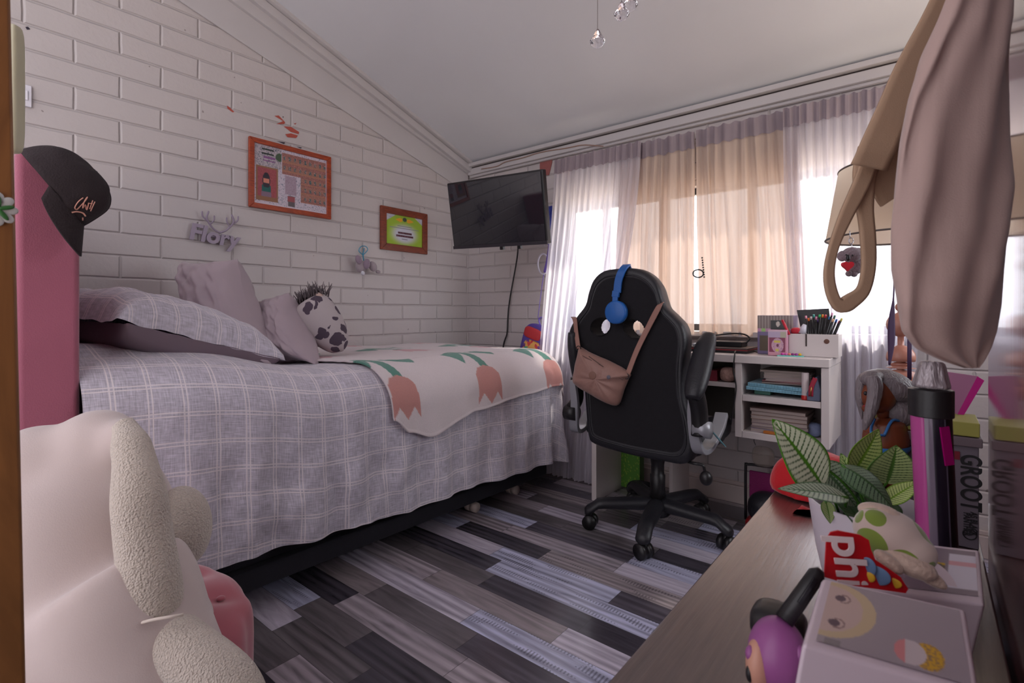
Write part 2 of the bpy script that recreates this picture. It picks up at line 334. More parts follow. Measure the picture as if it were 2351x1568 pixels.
for poly in ([(Y0, 0), (RY0, 0), (RY0, CZ(RY0)+.05), (Y0, CZ(Y0)+.05)], [(RY1, 0), (3.0, 0), (3.0, CZ(3)+.05), (RY1, CZ(RY1)+.05)], [(RY0, 0), (RY1, 0), (RY1, RZ0), (RY0, RZ0)], [(RY0, RZ1), (RY1, RZ1), (RY1, CZ(RY1)+.05), (RY0, CZ(RY0)+.05)]):
    b.prism(poly, lambda y, z: V((3.55, y, z)), lambda y, z: V((3.7, y, z)))
struct(b, 'wall_right', m_trim, smooth=False)
b = M()
for y_ in (RY0, (RY0+RY1)/2-.02, RY1-.04): b.box(3.60, 3.64, y_, y_+.04, RZ0, RZ1)
b.box(3.60, 3.64, RY0, RY1, RZ0, RZ0+.04).box(3.60, 3.64, RY0, RY1, RZ1-.04, RZ1)
struct(b, 'added_window', m_trim, smooth=False)
b = M().prism([(-.15, Y0), (3.7, Y0), (3.7, 3.2), (-.15, 3.2)], lambda x, y: V((x, y, CZ(y))), lambda x, y: V((x, y, CZ(y)+.1)))
struct(b, 'ceiling', m_ceil, smooth=False)
# sloping trims along the left wall and crown on the back wall
def slope_board(name, z0, z1, x1, ma, y0=Y0, y1=2.98):
    m = M().prism([(y0, z0(y0)), (y1, z0(y1)), (y1, z1(y1)), (y0, z1(y0))], lambda y, z: V((0.002, y, z)), lambda y, z: V((x1, y, z)))
    return struct(m, name, ma, smooth=False, bevel=.003)
slope_board('trim_1', lambda y: 2.02+.285*(3-y), lambda y: 2.19+.29*(3-y), .012, m_trim)
slope_board('trim_2', lambda y: 2.165+.30*(3-y), lambda y: CZ(y)-.035, .035, m_trim)
slope_board('trim_3', lambda y: CZ(y)-.075, lambda y: CZ(y)-.022, .065, m_trim)
slope_board('gap_shade_left', lambda y: CZ(y)-.022, lambda y: CZ(y)-.006, .05, m_dark)  # dark strip painted for the shaded gap below the ceiling, not a board
slope_board('trim_5', lambda y: CZ(y)-.02, lambda y: CZ(y)+.004, .095, m_trim)
struct(M().box(.03, 3.55, 2.955, 2.998, 2.165, 2.215).box(.03, 3.55, 2.975, 2.998, 2.148, 2.165), 'trim_6', m_trim, smooth=False, bevel=.004)
struct(M().box(.03, 3.55, 2.965, 2.998, 2.215, 2.224), 'gap_shade_back', m_dark, smooth=False)  # dark strip standing for the shade line between the crown mouldings
struct(M().box(.03, 3.55, 2.93, 2.998, 2.224, 2.252), 'trim_8', m_trim, smooth=False, bevel=.003)
struct(M().box(.0, 3.55, 2.965, 2.999, 0, .095).box(0, 3.55, 2.98, 2.999, .095, .115), 'baseboard_back', mat('baseboard_paint', srgb(186, 172, 168), .35), smooth=False, bevel=.004)
struct(M().box(.001, .02, Y0, 2.96, 0, .1), 'baseboard_left', m_trim, smooth=False, bevel=.004)
# window
m_alu = mat('black_aluminium', srgb(30, 30, 36), .4)
m_frost = mat('window_glass', (1, 1, 1, 1), .02, trans=1, ior=1.02, alpha=.25)
b = M()
for x0, x1 in ((WX0, WX0+.17), (1.20, 1.245), (1.60, 1.66), (2.12, 2.16), (2.52, 2.57), (WX1-.04, WX1)): b.box(x0, x1, 3.05, 3.09, WZ0, WZ1)
b.box(WX0, WX1, 3.05, 3.09, WZ0, WZ0+.04).box(WX0, WX1, 3.05, 3.09, WZ1-.04, WZ1)
win = struct(b, 'window_1', m_alu, smooth=False, bevel=.003)
b = M().box(WX0+.03, WX1-.03, 3.066, 3.070, WZ0+.03, WZ1-.03); g = b.build('pane', m_frost, win, smooth=False)
b = M().box(WX0-.02, WX1+.02, 2.93, 3.0, WZ0-.03, WZ0); b.build('window_sill', m_trim, win, smooth=False, bevel=.004)
# unseen ground outside, also bounces sunlight up through the windows
struct(M().box(-4, 12, 3.2, 12, -.35, -.12).box(3.7, 12, -5, 3.2, -.35, -.12), 'ground', mat('patio_concrete', srgb(225, 210, 190), .9, var=.1), smooth=False)
# red painted block of the wall near the window and paint scuffs
m_redpaint = mat('dull_red_paint', srgb(150, 88, 84), .7, var=.2, vs=30)
def pxquad(pts, y=None, x=None, th=.004):  # small patch on a wall, pixel-traced outline with real thickness
    P = [at(a, b_, y=y, x=x) for a, b_ in pts]; off = V((0, -th, 0)) if y is not None else V((th, 0, 0)); n = len(P)
    m = M(); m.add([p for p in P]+[p+off for p in P], [tuple(range(n)), tuple(reversed(range(n, 2*n)))]+[(i, (i+1) % n, (i+1) % n+n, i+n) for i in range(n)]); return m
tag(pxquad([(1240, 352), (1266, 347), (1268, 372), (1261, 402), (1240, 404)], y=2.998).build('wall_plaque', m_redpaint, smooth=False), 'dull red painted patch on the wall above right of the television', 'plaque')
b = M().box(*[v for v in (.905, 1.0)], 2.93, 2.995, 2.03, 2.045); tag(b.build('wooden_bracket', wood_mat('orange_wood', srgb(170, 90, 30), srgb(200, 115, 45), (20, 3, 3)), smooth=False, bevel=.002), 'small orange wooden bracket at the left end of the curtain', 'bracket')
m_scuff = mat('red_scuff', srgb(168, 78, 66), .8); 
b = M()
for a in ([(630, 266), (640, 265), (655, 281), (652, 285), (634, 285), (650, 278)], [(651, 290), (668, 291), (687, 303), (686, 308), (668, 303)], [(655, 308), (668, 306), (684, 311), (680, 317), (660, 315)], [(521, 242), (527, 246), (538, 257), (534, 258), (522, 249)], [(674, 284), (681, 282), (678, 286)]):
    P = [at(p, q, x=.002) for p, q in a]; b.add(P, [tuple(range(len(P)))])
o = b.build('red_scuffs', m_scuff, smooth=False, kind='structure')
b = M()
for a in ([(636, 324), (655, 327), (652, 331), (643, 327)], [(680, 336), (694, 339), (690, 341)], [(58, 62), (64, 61), (70, 67), (62, 68)], [(648, 268), (651, 267), (651, 271)]):
    P = [at(p, q, x=.0022) for p, q in a]; b.add(P, [tuple(range(len(P)))])
b.build('dark_scuffs', mat('dark_scuff', srgb(52, 44, 58), .8), smooth=False, kind='structure')

# ------------------------------------------------------------------ curtains
m_sheer = cloth_mat('sheer_white', srgb(222, 216, 224), srgb(232, 230, 240), .24, .62)
m_beige = cloth_mat('sheer_beige', srgb(200, 180, 166), srgb(180, 158, 146), .03, .25)
m_head = cloth_mat('curtain_header', srgb(172, 158, 164), srgb(150, 140, 148), .02, .35)
def curtain(x0, x1, ma, name, label, seed, zb, folds, amp, y0=2.905, flare=0, x0b=None, x1b=None, zt=2.085):
    x0b = x0 if x0b is None else x0b; x1b = x1 if x1b is None else x1b
    def f(u, v, header=False):
        z = lerp(zt, zb, v); a = sm(v*2.2)
        x = lerp(lerp(x0, x1, u), lerp(x0b, x1b, u), sm(v))
        ph = u*folds*2*PI + 1.3*nz((u*folds*.7, seed, v*.7), 1)*2
        y = y0-flare*v+amp*(.45+.55*a)*(math.sin(ph)+.35*math.sin(2.3*ph+seed))+.012*nz((u*9, v*3, seed), 1)
        x += amp*.5*math.cos(ph*.5+seed)*a
        return V((x, min(y, 2.99 if not header else 2.99), z))
    ob = thing(name, label, 'curtain', f(.5, 1)*1.0)
    nn = int(folds*14)
    M().grid(f, nn, 60).build('panel', ma, ob)
    hz = (zt+.0-2.0)/(zt-zb)
    M().grid(lambda u, v: f(u, v*hz, True)+V((0, -.006, .012*(1-v)+.006*math.sin(u*folds*6.2))), nn, 8).build('header_tape', m_head, ob)
    return ob
curtain(.93, 1.56, m_sheer, 'sheer_curtain', 'white sheer curtain over the bright left pane, behind the gaming chair', 3, .012, 13, .016, 2.88, .17, .86, 1.36)
curtain(1.40, 1.868, m_beige, 'beige_curtain', 'beige curtain on the left of the narrow bright gap, right behind the chair headrest', 11, .93, 8, .014, 2.925, 0, 1.36, 1.875)
curtain(1.878, 2.40, m_beige, 'beige_curtain', 'beige curtain on the right of the narrow bright gap, behind the pens and boxes', 17, .93, 8, .014, 2.925, 0, 1.90, 2.44)
curtain(2.33, 2.90, m_sheer, 'sheer_curtain', 'white sheer curtain at the right end of the window, behind the lamp shade', 23, .012, 14, .014, 2.90, .03, 2.40, 2.86)
b = M().tube([(.88, 2.955, 2.06), (2.95, 2.955, 2.06)], .008, 10)
rod = tag(b.build('curtain_rod', m_chrome), 'thin curtain rod hidden behind the gathered curtain tops', 'rod')
for x in (1.35, 1.75, 2.5): M().box(x-.008, x+.008, 2.955, 3.0, 2.05, 2.075).build('bracket', m_black, rod, smooth=False)
# beaded hook in the curtain gap
b = M()
tie = thing('curtain_tieback', 'small black ring tieback hanging on the beige curtain gap', 'tieback', at(1605, 640, y=2.88))
M().tube([at(1605+12*math.cos(a)-2, 628+9*math.sin(a), y=2.87) for a in [k*PI/8 for k in range(17)]], .004, 6).build('ring', m_black, tie)
b = M()
for k in range(9): b.ell(at(1612+k*.6, 592+k*5.5, y=2.87), (.005,)*3, n=8, m=6)
b.build('chain', m_black, tie)

# ------------------------------------------------------------------ bed
T, RR, YH, YF = .825, .17, .339, 2.66
XE = lambda y: 1.125+.03*(y-.4)
m_spread = check_mat('checked_bedspread', srgb(190, 184, 196), srgb(236, 226, 228), .09, .5)
m_sham = check_mat('checked_sham', srgb(192, 186, 198), srgb(236, 226, 228), .09, .3)
def topz(x, y): return T+.012*nz((x*3, y*3, 0), 1)+.125*sm((1.14-y)/.62)*(1-.35*sm((x-.75)/.25))-.01*sm((y-2)/.6)
def bedpt(s, L, off=0.0, start=YH, fold=1.0):
    """s = path length along inner rim starting at head; L = distance outward from the rim along the cloth"""
    XI = XE(start+s if start+s < YF-RR else YF-RR)-RR; YI = YF-RR
    fl = YI-start; cl = .26
    if s <= fl: c = V((XI, start+s, 0)); n = V((1, -.03, 0)); 
    elif s <= fl+cl: a = (s-fl)/cl*PI/2; c = V((XE(YI)-RR, YI, 0)); n = V((math.cos(a), math.sin(a), 0))
    else: c = V((XE(YI)-RR-(s-fl-cl), YI, 0)); n = V((0, 1, 0))
    R = RR+off; q = R*PI/2
    if L <= 0: return V((c.x, c.y, topz(c.x, c.y)+off))
    if L < q: a = L/R; o = R*math.sin(a); z = -(R-R*math.cos(a)); dn = a/(PI/2)*.3
    else: o = R; z = -R-(L-q); dn = .3+(L-q)*2.0
    corner = math.exp(-((s-fl-cl/2)/.18)**2)
    fo = (.010*math.sin(s*31+2*nz((s*4, L, 1), 1))+.018*nz((s*7, L*2.5, 5), 1)+corner*.035*math.sin(s*46))*min(dn, 1.3)*fold
    fo += .008*nz((s*14, L*9, 9), 1)*min(dn*1.5, 1)*fold + .02*min(dn, 1)
    fo += (.022*nz((s*9, L*6, 3), 1)+.010*nz((s*22, L*13, 7), 1))*sm((L-.38)/.2)*fold*(.4+.6*math.exp(-((s-.7)/.6)**2))
    p = c+n*(o+fo); p.z = topz(c.x, c.y)+off+z; return p
def bed_uv(s, L, start=YH):
    YI = YF-RR; fl = YI-start; cl = .26; XI = 1.125-RR
    if s <= fl: return (XI+L, start+s)
    if s <= fl+cl: a = (s-fl)/cl*PI/2; return (XI+L*math.cos(a), YI+L*math.sin(a))
    return (XI-(s-fl-cl), YI+L)
bed = thing('bed', 'single bed with a black base on castors under the checked spread', 'bed', (.55, 1.5, 0))
m_bedfab = mat('bed_base_fabric', srgb(34, 33, 40), .9, bump=.3, bs=300)
b = M().prism([(.03, .36), (1.075, .36), (1.135, 2.5), (.03, 2.5)], lambda x, y: V((x, y, .085)), lambda x, y: V((x, y, .16))); b.build('base_rail', m_bedfab, bed, smooth=False, bevel=.01)
b = M().prism([(.035, .36), (1.045, .36), (1.10, 2.49), (.035, 2.49)], lambda x, y: V((x, y, .16)), lambda x, y: V((x, y, .36))); b.build('bed_base', m_bedfab, bed, smooth=False, bevel=.01)
b = M().prism([(.04, .35), (1.06, .35), (1.11, 2.6), (.04, 2.6)], lambda x, y: V((x, y, .36)), lambda x, y: V((x, y, .79))); b.build('mattress', mat('mattress_white', srgb(200, 195, 195), .8), bed, smooth=False, bevel=.05, seg=4)
m_castor = mat('castor_white', srgb(205, 190, 182), .4)
for x, y in ((1.03, 1.96), (1.03, 2.30), (1.0, .6), (.15, 2.3), (.15, .6)):
    c = M().box(x-.012, x+.012, y-.02, y+.02, .05, .09).build('castor', m_black, bed, smooth=False, bevel=.003)
    M().tube([(x+.002, y-.0, .027), (x+.034, y-.0, .027)], .026, 20).build('wheel', m_castor, c)
    M().tube([(x-.034, y-.0, .027), (x-.004, y-.0, .027)], .026, 20).build('wheel', m_castor, c)
# spread
b = M()
XI = lambda y: XE(y)-RR
nx, ny = 60, 130
b.grid(lambda u, v: V((lerp(.012, XI(lerp(YH, YF-RR, v)), u), lerp(YH, YF-RR, v), topz(lerp(.012, XI(lerp(YH, YF-RR, v)), u), lerp(YH, YF-RR, v)))), nx, ny,
       uvfn=lambda u, v: (lerp(.012, 1.125-RR, u), lerp(YH, YF-RR, v)))
smax = (YF-RR-YH)+.26+(XE(YF)-RR-.012)
def hemL(s):
    z = interp([(0, .24), (.6, .222), (1.1, .205), (2.1, .190), (2.3, .15), (2.5, .12), (3.2, .17)], s); return RR*PI/2+(T+.075*sm((1.14-YH-s)/.62)-RR-z)
b.grid(lambda u, v: bedpt(u*smax, v*hemL(u*smax)), 330, 70, uvfn=lambda u, v: bed_uv(u*smax, v*hemL(u*smax)))
tag(b.build('bedspread', m_spread), 'lilac grey bedspread with double white check lines, draped over the bed', 'bedspread')
# blanket with tulips
GREEN, PINK, CREAM, ROSE = srgb(88, 142, 128), srgb(206, 146, 140), srgb(226, 214, 216), srgb(218, 170, 178)
def inpoly(x, y, P):
    r = False; j = len(P)-1
    for i in range(len(P)):
        if (P[i][1] > y) != (P[j][1] > y) and x < (P[j][0]-P[i][0])*(y-P[i][1])/(P[j][1]-P[i][1])+P[i][0]: r = not r
        j = i
    return r
# motif: a along bed (v), c outward/down (u)
BLOOM = [(-.075, .16), (-.05, .13), (0, .115), (.05, .13), (.075, .16), (.078, .29), (.045, .245), (.0, .295), (-.045, .245), (-.078, .29)]
STEM = [(-.075, -.055), (-.03, -.06), (.012, .02), (.028, .125), (-.02, .125), (-.035, .04)]
LEAF1 = [(-.165, .005), (-.10, -.03), (-.045, -.02), (-.062, .03), (-.10, .10)]
LEAF2 = [(.02, -.03), (.10, -.05), (.185, -.02), (.155, .04), (.08, .015)]
def tulip(a, c):
    if inpoly(a, c, BLOOM): return PINK
    if inpoly(a, c, STEM) or inpoly(a, c, LEAF1) or inpoly(a, c, LEAF2): return GREEN
def bl_col(u, v):
    for i, du in enumerate((1.0, .42, -.16)):
        for k in range(-1, 6):
            r = tulip((v-(1.35+k*.56))/1.12, (u-du+.03)/1.12)
            if r: return r if not (r == PINK and i) else ROSE
    return CREAM
BS = 1.26
OFF = .012
bmax = (YF-RR-BS)+.26+.55
def bl_L(s):
    return interp([(0, .34), (.10, .40), (.24, .43), (.55, .37), (.95, .325), (1.25, .31), (1.33, .34), (1.40, .40), (1.52, .33), (1.9, .3), (2.5, .3)], s)
def bl_edge(L):  # the near edge slants
    return .035-.20*sm((.15-L)/.9)
b = M()
def top_b(u, v):
    y = lerp(BS-.0, YF-RR, v); e = bl_edge(-(1-u)*.9)*(1-v)
    x = lerp(.014, XI(y), u); return V((x, y+e, topz(x, y)+OFF+.002*nz((x*30, y*30, 0), 1)))
b.grid(top_b, 190, 250, colfn=lambda u, v: bl_col(lerp(.014, 1.125-RR, u), lerp(BS, YF-RR, v)))
def side_b(u, v):
    s = u*bmax; L = v*bl_L(s); p = bedpt(s, L, OFF, BS, .8); e = bl_edge(L)*max(0, 1-s/1.2); p.y += e+.04*sm(v)*max(0, 1-s/.3); p.x += .004+.006*v
    if v > .97: p.x += .003
    return p
b.grid(side_b, 420, 90, colfn=lambda u, v: bl_col(*bed_uv(u*bmax, v*bl_L(u*bmax), BS)))
m_blanket = mat('knitted_blanket', CREAM, .92, attr=True, bump=.5, bs=420, sheen=.3, var=.12, vs=260)
o = b.build('tulip_blanket', m_blanket, color=True, solid=.008)
tag(o, 'cream knitted blanket with pink tulips and green leaves over the foot of the bed', 'blanket')

# headboard
m_velvet = mat('pink_velvet', srgb(158, 88, 108), .75, var=.10, vs=5, bump=.15, bs=260, sheen=.8)
b = M().box(.02, 1.09, .205, .336, 0, 1.475); tag(b.build('headboard', m_velvet, smooth=False, bevel=.018, seg=4), 'tall dusty pink velvet headboard at the left end of the bed', 'headboard')

# pillows
def pillow(name, c, ax, ay, w, h, th, ma, label, cat='pillow', flange=0, seed=0, p=.45, parent=None, grp=None, sag=0):
    c = V(c); ax = V(ax).normalized(); ay = V(ay); ay = (ay-ax*ay.dot(ax)).normalized(); az = ax.cross(ay)
    b = M()
    for sgn in (1, -1):
        def f(u, v):
            a, q = u*2-1, v*2-1
            prof = (max(0, 1-abs(a)**2.6)*max(0, 1-abs(q)**2.6))**p
            pin = 1-.10*(1-abs(q)**2)*abs(a)**3; pin2 = 1-.10*(1-abs(a)**2)*abs(q)**3
            wr = .014*nz((a*3+seed, q*3, seed), 1.5)+.006*nz((a*9, q*9+seed, 1), 1.2)
            edge = .006*nz((a*5, q*5, seed+3), 1.5)
            P = c+ax*(a*w/2*pin)+ay*(q*h/2*pin2)+az*(sgn*(prof*th/2*(1+.5*wr*10)+ .001)+edge)
            P.z -= sag*(a*a+q*q)*.5
            return P
        b.grid(f, 40, 40, uvfn=lambda u, v: (u*w, v*h))
    o = b.build(name, ma, parent)
    if parent is None: tag(o, label, cat, grp)
    return o
m_lilac = mat('lilac_satin', srgb(168, 152, 160), .55, var=.04, vs=6, bump=.25, bs=14, sheen=.3)
m_lilacd = mat('grey_sham_back', srgb(118, 102, 112), .7, var=.05, vs=6)
# pillows given by four corners (top-left, top-right, bottom-right, bottom-left)
def cpillow(name, K, th, ma, label=None, seed=0, parent=None, p=.42, sides=(1, -1), off=0.0, droop=0.0, up=None, wr_=1.0):
    K = [V(k) for k in K]; ax = (K[1]-K[0]+K[2]-K[3]); ay = (K[3]-K[0]+K[2]-K[1]); az = ax.cross(ay).normalized(); ayl = ay.length/2; axl = ax.length/2
    if up is not None and az.dot(V(up)) < 0: az = -az
    b = M()
    for sgn in sides:
        def f(u, v):
            a, q = u*2-1, v*2-1
            prof = (max(0, 1-abs(a)**2.4)*max(0, 1-abs(q)**2.4))**p
            a2 = a*(1-.15*(1-q*q)*abs(a)**3); q2 = q*(1-.15*(1-a*a)*abs(q)**3); uu, vv = (a2+1)/2, (q2+1)/2
            P = lerp(lerp(K[0], K[1], uu), lerp(K[3], K[2], uu), vv)
            wr = nz((a*2.5+seed, q*2.5, seed), 1.5)*.16+nz((a*6, q*6+seed, 1), 1.2)*.07+.05*abs(math.sin((a+q*.6+seed)*7))*abs(q)**4
            P = P+az*(sgn*prof*th/2*(1+wr*wr_)+off+.012*wr_*nz((a*4, q*4, seed+3), 1.2)*(1-prof))
            P.z -= droop*(max(abs(a), abs(q))**6)
            return P
        b.grid(f, 48, 48, uvfn=lambda u, v: (u*axl, v*ayl))
    o = b.build(name, ma, parent)
    if parent is None: tag(o, label, 'pillow')
    return o
sham = thing('pillow_sham', 'large checked pillow with a plain grey underside beside the headboard', 'pillow', (.63, .68, .86))
n1, n2_ = V((.755, 1.085, .865)), V((.985, .455, 1.05)); wv2 = V((-.50, -.17, .03))
cpillow('sham_body', [n2_+wv2+V((.0, .03, -.03)), n1+wv2, n1+V((.0, -.01, -.01)), n2_+V((.01, .01, -.03))], .22, m_lilacd, seed=4, parent=sham, p=.36, wr_=.4, sides=(-1,), up=(0, 0, 1))
cpillow('sham_cover', [n2_+wv2*1.05+V((0, -.03, 0)), n1+wv2*1.05+V((0, .02, 0)), n1+V((-.005, .012, .004)), n2_+V((.02, -.02, .005))], .235, m_sham, seed=8, parent=sham, p=.42, sides=(1,), off=.012, droop=.035, up=(0, 0, 1), wr_=.8)
cpillow('lilac_cushion', [at(424, 600, x=.20), at(545, 594, x=.50), at(622, 842, x=.78), at(470, 800, x=.46)], .30, m_lilac, 'larger plain lilac cushion standing behind the checked pillow', seed=2)
cpillow('lilac_cushion', [at(602, 694, x=.32), at(664, 672, x=.54), at(728, 840, x=.80), at(645, 838, x=.62)], .24, m_lilac, 'smaller plain lilac cushion between the big lilac one and the spotted plush', seed=5)
# spotted plush cushion
def spots(n, b, col, sp):
    g = N(n, 'TexCoord'); v = N(n, 'TexVoronoi'); v.inputs['Scale'].default_value = 17; t = N(n, 'TexNoise'); t.inputs['Scale'].default_value = 14
    n.links.new(g.outputs['Object'], t.inputs['Vector']); va = N(n, 'VectorMath', operation='MULTIPLY_ADD'); n.links.new(t.outputs['Color'], va.inputs[0]); va.inputs[1].default_value = (.07,)*3; n.links.new(g.outputs['Object'], va.inputs[2])
    n.links.new(va.outputs[0], v.inputs['Vector']); f = math_(n, 'LESS_THAN', v.outputs['Distance'], .40); n.links.new(mixc(n, f, col, sp), b.inputs['Base Color'])
m_spot, n_, b_ = base('spotted_plush'); spots(n_, b_, srgb(176, 166, 168), srgb(74, 62, 76)); b_.inputs['Roughness'].default_value = .9
sp = thing('spotted_plush', 'white plush pony cushion with dark spots and a grey mane', 'plush toy', (.35, 1.55, .83))
c0 = at(757, 765, d=2.55)
b = M(); axp = V((.35, .75, -.95)).normalized()
path = curve([at(705, 690, d=2.5), at(722, 715, d=2.5), at(750, 755, d=2.5), at(788, 806, d=2.5)], 10)
rad = [max(.004, .100*math.sqrt(max(0, 1-abs(2*(i/(len(path)-1))**.8-1)**2.6))) for i in range(len(path))]
b.tube(path, rad, 28); b.build('body', m_spot, sp, sub=1)
random.seed(3); b = M()
for k in range(150):
    t = random.random(); p = lerp(at(690, 700, d=2.5), at(738, 678, d=2.5), t)+V((random.uniform(-.03, .03), random.uniform(-.03, .03), random.uniform(-.025, .01)))
    e = p+V((random.uniform(-.035, .035), random.uniform(-.035, .035), random.uniform(.03, .075))); b.tube([p, lerp(p, e, .5)+V((random.uniform(-.01, .01), 0, 0)), e], [.0035, .003, .001], 4)
b.build('mane', mat('grey_yarn', srgb(98, 88, 92), .9), sp)
b = M().ell(at(738, 690, d=2.47), (.018, .02, .045), (.2, -.5, 0)); b.build('ear', mat('plush_ear', srgb(186, 160, 150), .9), sp)

# ------------------------------------------------------------------ wall things (left wall)
def plate(P0, P1, P2, P3, nu, nv, colfn):   # painted quad P0 top-left,P1 top-right,P2 bottom-right,P3 bottom-left; u right, v down
    return M().grid(lambda u, v: lerp(lerp(P0, P1, u), lerp(P3, P2, u), v), nu, nv, colfn=colfn)
def frame(name, label, y0, y1, z0, z1, fw, ma, colfn, nu, nv, x=.022):
    t = thing(name, label, 'picture frame', (0.01, (y0+y1)/2, z0))
    b = M()
    def side(a, c):  # mitred bar between outer corner a and c
        pass
    O = [(y0, z0), (y1, z0), (y1, z1), (y0, z1)]; I = [(y0+fw, z0+fw), (y1-fw, z0+fw), (y1-fw, z1-fw), (y0+fw, z1-fw)]
    for i in range(4):
        j = (i+1) % 4; q = [O[i], O[j], I[j], I[i]]
        b.prism(q, lambda a, c: V((.003, a, c)), lambda a, c: V((x, a, c)))
    b.build('frame', ma, t, smooth=False, bevel=.003)
    plate(V((.012, y0+fw-.003, z1-fw+.003)), V((.012, y1-fw+.003, z1-fw+.003)), V((.012, y1-fw+.003, z0+fw-.003)), V((.012, y0+fw-.003, z0+fw-.003)), nu, nv, colfn).build('print', m_attr, t, smooth=False, color=True)
    M().box(.003, .011, y0+fw*.5, y1-fw*.5, z0+fw*.5, z1-fw*.5).build('backing', m_whitelam, t, smooth=False)
    return t
rs = random.Random(5); conf = [[rs.random() for _ in range(200)] for _ in range(200)]
def print1(u, v):
    k = conf[int(u*150)][int(v*110)]
    base_ = srgb(196, 184, 196)
    if u < .015 or u > .985 or v > .965: return srgb(205, 192, 202)
    if .36 < u < .985 and .06 < v < .86 and not (u < .62 and v > .42):
        c = srgb(142, 96, 88) if int(v*14) % 2 else srgb(150, 108, 92)
        col = int((u-.36)*14); fx = ((u-.36)*14) % 1; fy = ((v-.06)*6.2) % 1
        if .3 < fx < .7 and .35 < fy < .75: return srgb(62, 92, 96) if k > .3 else srgb(176, 136, 130)
        if abs(fy-.93) < .06: return srgb(170, 118, 92)
        if k > .8: return srgb(176, 116, 112)
        return c
    if .03 < u < .31 and .36 < v < .93:
        a, c = (u-.16)/.28, (v-.64)/.57
        if u < .05 or u > .29 or v < .39 or v > .86: return srgb(140, 100, 74)
        if abs(a) < .12 and -.14 < c < -.02: return srgb(206, 130, 110)
        if a*a*4+(c+.08)**2*2 < .12 and c < .12: return srgb(52, 44, 54)
        if abs(a) < .2 and .05 < c < .24: return srgb(34, 92, 88)
        if abs(a) < .22 and .24 < c < .4: return srgb(128, 104, 122)
        return srgb(150, 72, 78) if k > .3 else srgb(166, 84, 90)
    if .62 > u > .40 and v > .78:
        if abs(u-.49) < .05 and .79 < v < .88: return srgb(150, 78, 84)
        if abs(u-.49) < .045 and v < .96: return srgb(96, 88, 92)
    if .40 < u < .56 and .44 < v < .76: return srgb(166, 146, 160) if k > .25 else srgb(150, 128, 142)
    if u < .36 and v < .36:
        if .10 < u < .26 and (.06 < v < .09 or .13 < v < .155): return srgb(44, 52, 46)
        if .12 < u < .28 and (.19 < v < .22 or .25 < v < .27): return srgb(130, 84, 132)
        if (u-.33)**2*1.8+(v-.16)**2 < .005: return srgb(70, 88, 66)
        if k > .82: return srgb(66, 84, 96)
        return srgb(178, 166, 172)
    if k > .90: return srgb(70, 100, 118)
    return base_
frame('framed_print', 'larger red-brown framed school photo collage on the left brick wall', 1.252, 1.747, 1.638, 2.027, .028, m_orange, print1, 150, 110)
def print2(u, v):
    k = conf[int(u*120)][int(v*90)]
    if (u < .28-v*1.1 or u > .76+v*1.0) and v < .24: return srgb(196, 196, 208) if k < .75 else srgb(150, 160, 170)
    d = math.hypot((u-.5)/.45, (v-.62)/.42)
    if (u-.5)**2+(v-.13)**2*.6 < .003: return srgb(60, 76, 66)
    if .06 < abs(u-.5) < .24 and abs(v-.16) < .07*(1-abs(abs(u-.5)-.12)/.14): return srgb(224, 160, 40)
    if abs(v-.36) < .009 and .3 < u < .7: return srgb(130, 130, 140)
    if abs(v-.43) < .009 and .1 < u < .9: return srgb(130, 130, 140)
    if .55 < v < .62 and .32 < u < .70: return srgb(82, 40, 52) if k > .15 else srgb(130, 90, 110)
    if .65 < v < .72 and .27 < u < .74: return srgb(82, 40, 52) if k > .15 else srgb(130, 90, 110)
    if abs(v-.78) < .01 and .42 < u < .58: return srgb(120, 120, 130)
    f = sm((d-.45)/.6); a, b2 = (198, 200, 214), (150, 182, 50)
    return srgb(*[lerp(a[i], b2[i], f) for i in range(3)])
frame('framed_certificate', 'smaller brown framed certificate with lime green border beside the television', 2.122, 2.537, 1.490, 1.790, .046, m_brownwood, print2, 120, 90)
# antler name sign
m_sign = mat('lilac_plastic_sign', srgb(150, 136, 154), .4)
def text_obj(s, size, mtx, ma, parent, name='lettering', ext=.002, shear=0, bold=0, align='CENTER'):
    cu = bpy.data.curves.new(name, 'FONT'); cu.body = s; cu.size = size; cu.extrude = ext; cu.shear = shear; cu.align_x = align; cu.align_y = 'CENTER'; cu.offset = bold
    tmp = bpy.data.objects.new('tmp_text', cu); C.objects.link(tmp); bpy.context.view_layer.update()
    me = bpy.data.meshes.new_from_object(tmp.evaluated_get(bpy.context.evaluated_depsgraph_get())); bpy.data.objects.remove(tmp)
    me.transform(mtx); me.materials.clear(); me.materials.append(ma); me.name = name
    o = bpy.data.objects.new(name, me); C.objects.link(o)
    if parent: o.parent = parent; o.matrix_parent_inverse = WM[parent.name].inverted() if parent.name in WM else Matrix.Identity(4)
    return o
def basis(o, x, y):    # matrix with local X->x, local Y->y, origin o
    x = V(x).normalized(); y = V(y); y = (y-x*y.dot(x)).normalized(); z = x.cross(y)
    return Matrix(((x.x, y.x, z.x, o[0]), (x.y, y.y, z.y, o[1]), (x.z, y.z, z.z, o[2]), (0, 0, 0, 1)))
sg = thing('antler_name_sign', 'lilac plastic name sign with antlers on the left brick wall', 'wall sign', (.01, 1.08, 1.42))
text_obj('Flory', .115, basis((.022, 1.075, 1.452), (0, 1, -.10), (0, .02, 1)), m_sign, sg, 'name_letters', .004, .1, .004)
